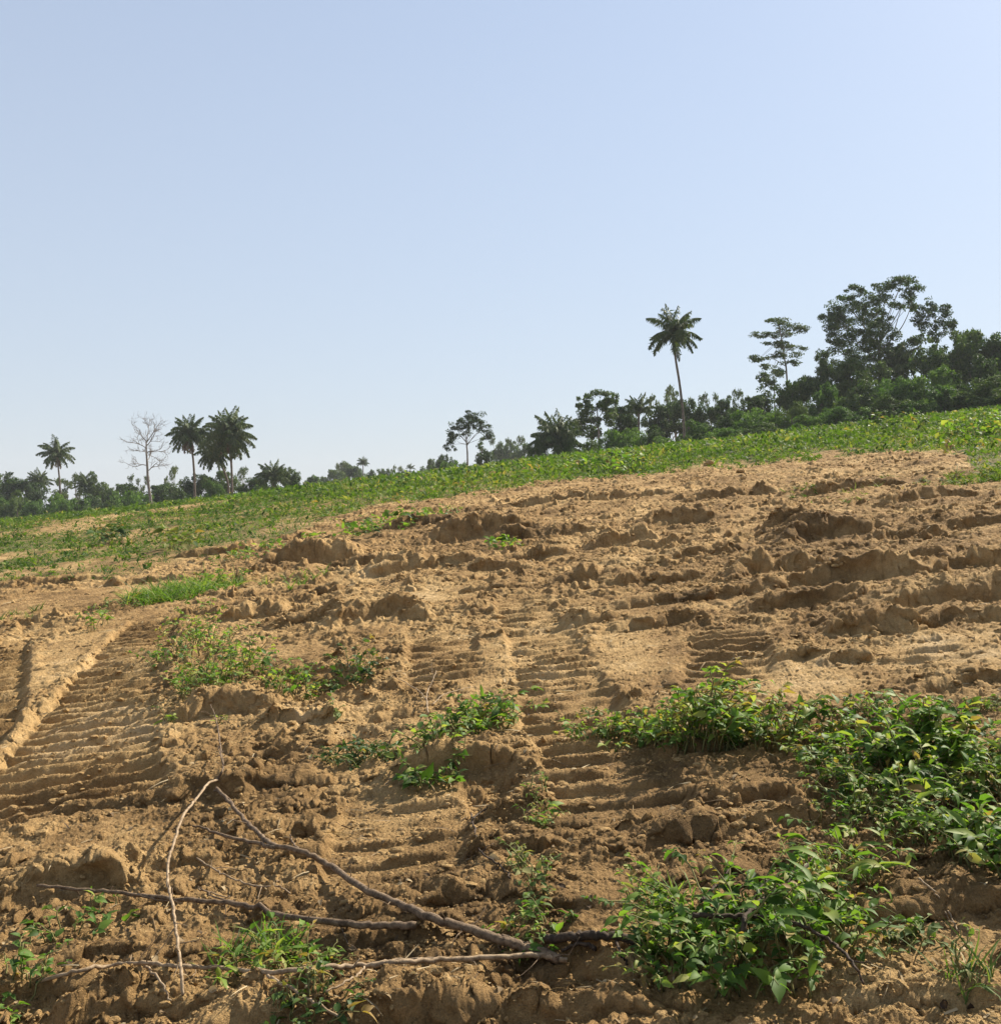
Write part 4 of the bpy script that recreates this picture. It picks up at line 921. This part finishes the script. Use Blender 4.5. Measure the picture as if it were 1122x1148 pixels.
# --- wood behind the field
GL = 'trees of the wood on the left'; GR = 'trees and bushes of the wood on the right'; GF = 'faint trees far off in the haze'
WL = [('round',0,-20,528,52,215),('tall',0,8,530,26,210),('round',1,28,537,44,205),('loose',0,70,536,40,225),('bush',0,20,552,60,190),('bush',1,62,555,56,192),('loose',1,86,531,34,228),('round',2,112,541,36,212),('bush',2,105,556,60,188),
 ('round',0,135,543,38,205),('tall',1,150,542,22,200),('bush',3,150,552,50,188),('loose',0,157,532,26,240),('loose',1,194,523,26,215),('round',1,182,542,40,200),('bush',0,195,548,54,182),('round',2,222,532,36,190),('bush',1,235,540,44,172),
 ('round',0,247,528,34,180),('bush',2,272,544,44,170),('loose',1,272,524,30,300),('round',1,290,536,34,172),('bush',3,300,544,40,160),('round',2,322,524,28,178),('bush',0,330,540,44,170),('tall',0,104,529,18,220),('round',0,352,535,30,230),('bush',2,-30,556,60,190),('bush',3,78,560,50,186),('bush',0,128,562,50,184),('bush',2,165,563,50,180),('bush',3,40,562,50,188),('bush',1,215,556,44,170),('bush',1,2,560,50,192)]
def relx(u):
    marks = [(-30,'beyond the left edge'),(10,'at the very left edge'),(40,'below the bushy palm top at far left'),(68,'just behind the lone thin palm'),(98,'just right of the lone thin palm'),(122,'a little right of the lone thin palm'),(145,'just left of the bare tree'),
     (168,'right behind the bare tree'),(192,'between the bare tree and the slender palm'),(220,'at the foot of the slender palm'),(247,'under the crowns of the paired palms'),(272,'just right of the paired palms'),(295,'left of the dark palm clump'),(315,'behind the dark palm clump'),(340,'at the right end of the left wood')]
    return min(marks, key=lambda m: abs(m[0]-u))[1]
adj = {'round': 'rounded dense tree', 'tall': 'narrow upright tree', 'loose': 'pale open crowned tree', 'bush': 'low dark thicket'}
LB = {}
def settle():
    """where several of a kind stand at one spot, say which is taller or lower"""
    for lb, L in LB.items():
        L.sort(key=lambda q: q[1]); n = len(L)
        if n == 1: continue
        w = {2: ['taller one', 'lower one'], 3: ['tallest one', 'middle one', 'lowest one'], 4: ['tallest one', 'second tallest', 'second lowest', 'lowest one']}[n]
        for (o, _), k in zip(L, w): o['label'] = lb+', '+k
    LB.clear()
def wood(kd, vr, u, vt, w, D, lb, gr): LB.setdefault(lb, []).append((wood_tree(kd, vr, u, vt, w, D, lb, gr), vt))
for (kd, vr, u, vt, w, D) in WL: wood(kd, vr, u, vt, w, D, adj[kd]+' '+relx(u), GL)
settle()
WF = [('loose',0,385,517,30,340),('round',1,396,521,30,345),('round',0,372,527,36,330),('round',2,430,526,28,350),('loose',1,441,522,22,370),('round',1,455,528,30,360),('bush',0,415,529,44,330),('bush',2,475,526,36,320),('round',0,484,515,18,300),('bush',1,350,535,50,300),
 ('round',2,499,510,20,240),('round',0,492,516,24,230),('loose',0,562,490,28,330),('loose',1,577,489,26,340),('round',2,570,497,34,320),('round',0,590,498,30,300),('tall',1,540,491,16,190),('bush',3,510,518,34,200),('bush',2,548,506,30,190)]
def relf(u):
    m = [(350,'left of the umbrella shaped far tree'),(385,'with an umbrella shape left of the very small far palm'),(415,'at the foot of the very small far palm'),(441,'between the two tiny far palms'),(470,'just right of the tiniest palm'),(492,'left of the flat crowned open tree'),
     (515,'under the left side of the flat crowned open tree'),(545,'against the right side of the flat crowned open tree'),(575,'in the gap left of the short fan palm')]
    return min(m, key=lambda q: abs(q[0]-u))[1]
for (kd, vr, u, vt, w, D) in WF: wood(kd, vr, u, vt, w, D, 'hazy '+{'round': 'rounded tree', 'tall': 'narrow tree', 'loose': 'open tree', 'bush': 'low bush'}[kd]+' '+relf(u), GF)
settle()
WR = [('bush',0,600,492,34,140),('bush',1,640,492,44,140),('bush',2,664,494,40,135),('round',0,700,456,36,156),('bush',3,700,482,54,138),('tall',0,708,449,16,160),('loose',0,738,442,34,200),('loose',1,758,432,40,215),('bush',0,735,478,56,136),('round',1,745,452,40,165),
 ('round',2,772,448,40,160),('bush',1,775,472,56,134),('loose',0,795,440,30,200),('loose',1,818,437,30,190),('round',0,812,448,40,160),('bush',2,812,466,56,132),('loose',0,838,444,26,170),('round',1,850,442,44,152),('bush',3,850,460,60,130),('round',2,885,428,44,150),
 ('loose',1,898,422,30,170),('bush',0,888,452,60,128),('round',0,925,410,54,150),('bush',1,930,432,70,134),('round',1,965,402,56,146),('bush',2,975,428,70,130),('bush',3,1015,424,70,130),('round',2,1045,388,60,140),('round',0,1080,372,66,142),('bush',1,1060,412,80,128),
 ('round',1,1108,378,54,138),('bush',2,1105,402,80,126),('round',2,1140,380,70,140),('bush',0,1000,444,80,118),('bush',1,1055,434,80,116),('bush',2,1105,424,90,114),('bush',3,940,458,70,118),('bush',0,1150,418,90,114),('bush',1,900,466,60,116),('bush',2,860,474,60,116),
 ('bush',3,820,480,50,118),('bush',0,780,486,50,120),('bush',1,740,490,46,122),('round',1,1010,396,44,150),('tall',1,920,398,20,150)]
def relr(u):
    m = [(600,'left of the short fan palm'),(642,'right of the short fan palm'),(664,'under the rounded holed tree'),(703,'right of the rounded holed tree'),(740,'left of the tall coconut palm'),(756,'right at the trunk of the tall coconut palm'),(778,'just right of the tall coconut palm'),
     (798,'between the tall coconut palm and the slim layered tree'),(818,'midway from the coconut palm to the layered tree'),(842,'left of the slim layered tree'),(862,'at the left foot of the slim layered tree'),(888,'at the right foot of the slim layered tree'),(925,'below the left side of the largest tree'),
     (968,'below the middle of the largest tree'),(1005,'below the right side of the largest tree'),(1050,'below the airy upright tree'),(1080,'right of the airy upright tree'),(1106,'at the right edge of the picture'),(1150,'partly past the right edge'),(1185,'wholly past the right edge')]
    return min(m, key=lambda q: abs(q[0]-u))[1]
for (kd, vr, u, vt, w, D) in WR:
    lb = ('lower lighter green bush in front, ' if (kd == 'bush' and D <= 122) else {'bush': 'dark bush ', 'round': 'dense rounded tree ', 'loose': 'pale open tree ', 'tall': 'narrow tree '}[kd])+relr(u)
    wood(kd, vr, u, vt, w, D, lb, GR)
settle()
print('trees', time.time()-T0)

# ------------------------------------------------------------------ air
def build_haze():
    import bmesh
    b = bmesh.new(); bmesh.ops.create_cube(b, size=1); me = bpy.data.meshes.new('haze'); b.to_mesh(me); b.free()
    m, N, K = new_mat('haze'); out = N.new('ShaderNodeOutputMaterial'); v = N.new('ShaderNodeVolumePrincipled')
    v.inputs['Color'].default_value = (.93, .96, 1, 1); v.inputs['Density'].default_value = .0002; v.inputs['Anisotropy'].default_value = 0
    K.new(v.outputs[0], out.inputs['Volume']); me.materials.append(m)
    o = link('haze', me, None, (0, 0, -7)); o.scale = (1830, 1830, 100); o['kind'] = 'stuff'; o['label'] = 'thin pale haze in the air'
HAZE = True
if HAZE: build_haze()

# ------------------------------------------------------------------ light, sky, camera
w = bpy.data.worlds.new('World'); S.world = w; w.use_nodes = True
N = w.node_tree.nodes; K = w.node_tree.links
sky = N.new('ShaderNodeTexSky'); sky.sky_type = 'NISHITA'; sky.sun_disc = False
sky.sun_elevation = SUN_EL; sky.sun_rotation = SUN_AZ; sky.air_density = 1.0; sky.dust_density = .5; sky.ozone_density = 1.0; sky.altitude = 0
veil = N.new('ShaderNodeMix'); veil.data_type = 'RGBA'; veil.inputs[7].default_value = (3.05, 3.34, 3.86, 1)   # even high haze over the blue, thicker towards the horizon
tcw = N.new('ShaderNodeTexCoord'); sxw = N.new('ShaderNodeSeparateXYZ'); K.new(tcw.outputs['Generated'], sxw.inputs[0])
mr = N.new('ShaderNodeMapRange'); mr.inputs['From Min'].default_value = 0; mr.inputs['From Max'].default_value = .5; mr.inputs['To Min'].default_value = .86; mr.inputs['To Max'].default_value = .52
K.new(sxw.outputs['Z'], mr.inputs['Value']); K.new(mr.outputs['Result'], veil.inputs[0])
K.new(sky.outputs[0], veil.inputs[6]); K.new(veil.outputs[2], N['Background'].inputs[0]); N['Background'].inputs[1].default_value = .089
sd = bpy.data.lights.new('sun', 'SUN'); sd.energy = 5.0; sd.angle = math.radians(.6); sd.color = (1, .91, .77)
so = bpy.data.objects.new('sun', sd); COL.objects.link(so)
dv = Vector((math.sin(SUN_AZ)*math.cos(SUN_EL), math.cos(SUN_AZ)*math.cos(SUN_EL), math.sin(SUN_EL)))
so.rotation_euler = dv.to_track_quat('Z', 'Y').to_euler()
cd = bpy.data.cameras.new('camera'); co = bpy.data.objects.new('camera', cd); COL.objects.link(co); S.camera = co
cd.sensor_fit = 'HORIZONTAL'; cd.sensor_width = 36; cd.lens = 36*F/1122; cd.clip_start = .05; cd.clip_end = 5000
co.location = (0, 0, 0); co.rotation_euler = (math.radians(90), 0, 0)
S.view_settings.view_transform = 'Standard'; S.view_settings.look = 'None'; S.view_settings.exposure = 1.08; S.view_settings.gamma = 1
S.render.engine = 'CYCLES'; S.cycles.max_bounces = 6; S.cycles.diffuse_bounces = 3; S.cycles.transmission_bounces = 3; S.cycles.volume_bounces = 0; S.cycles.use_denoising = True
print('script', time.time()-T0)
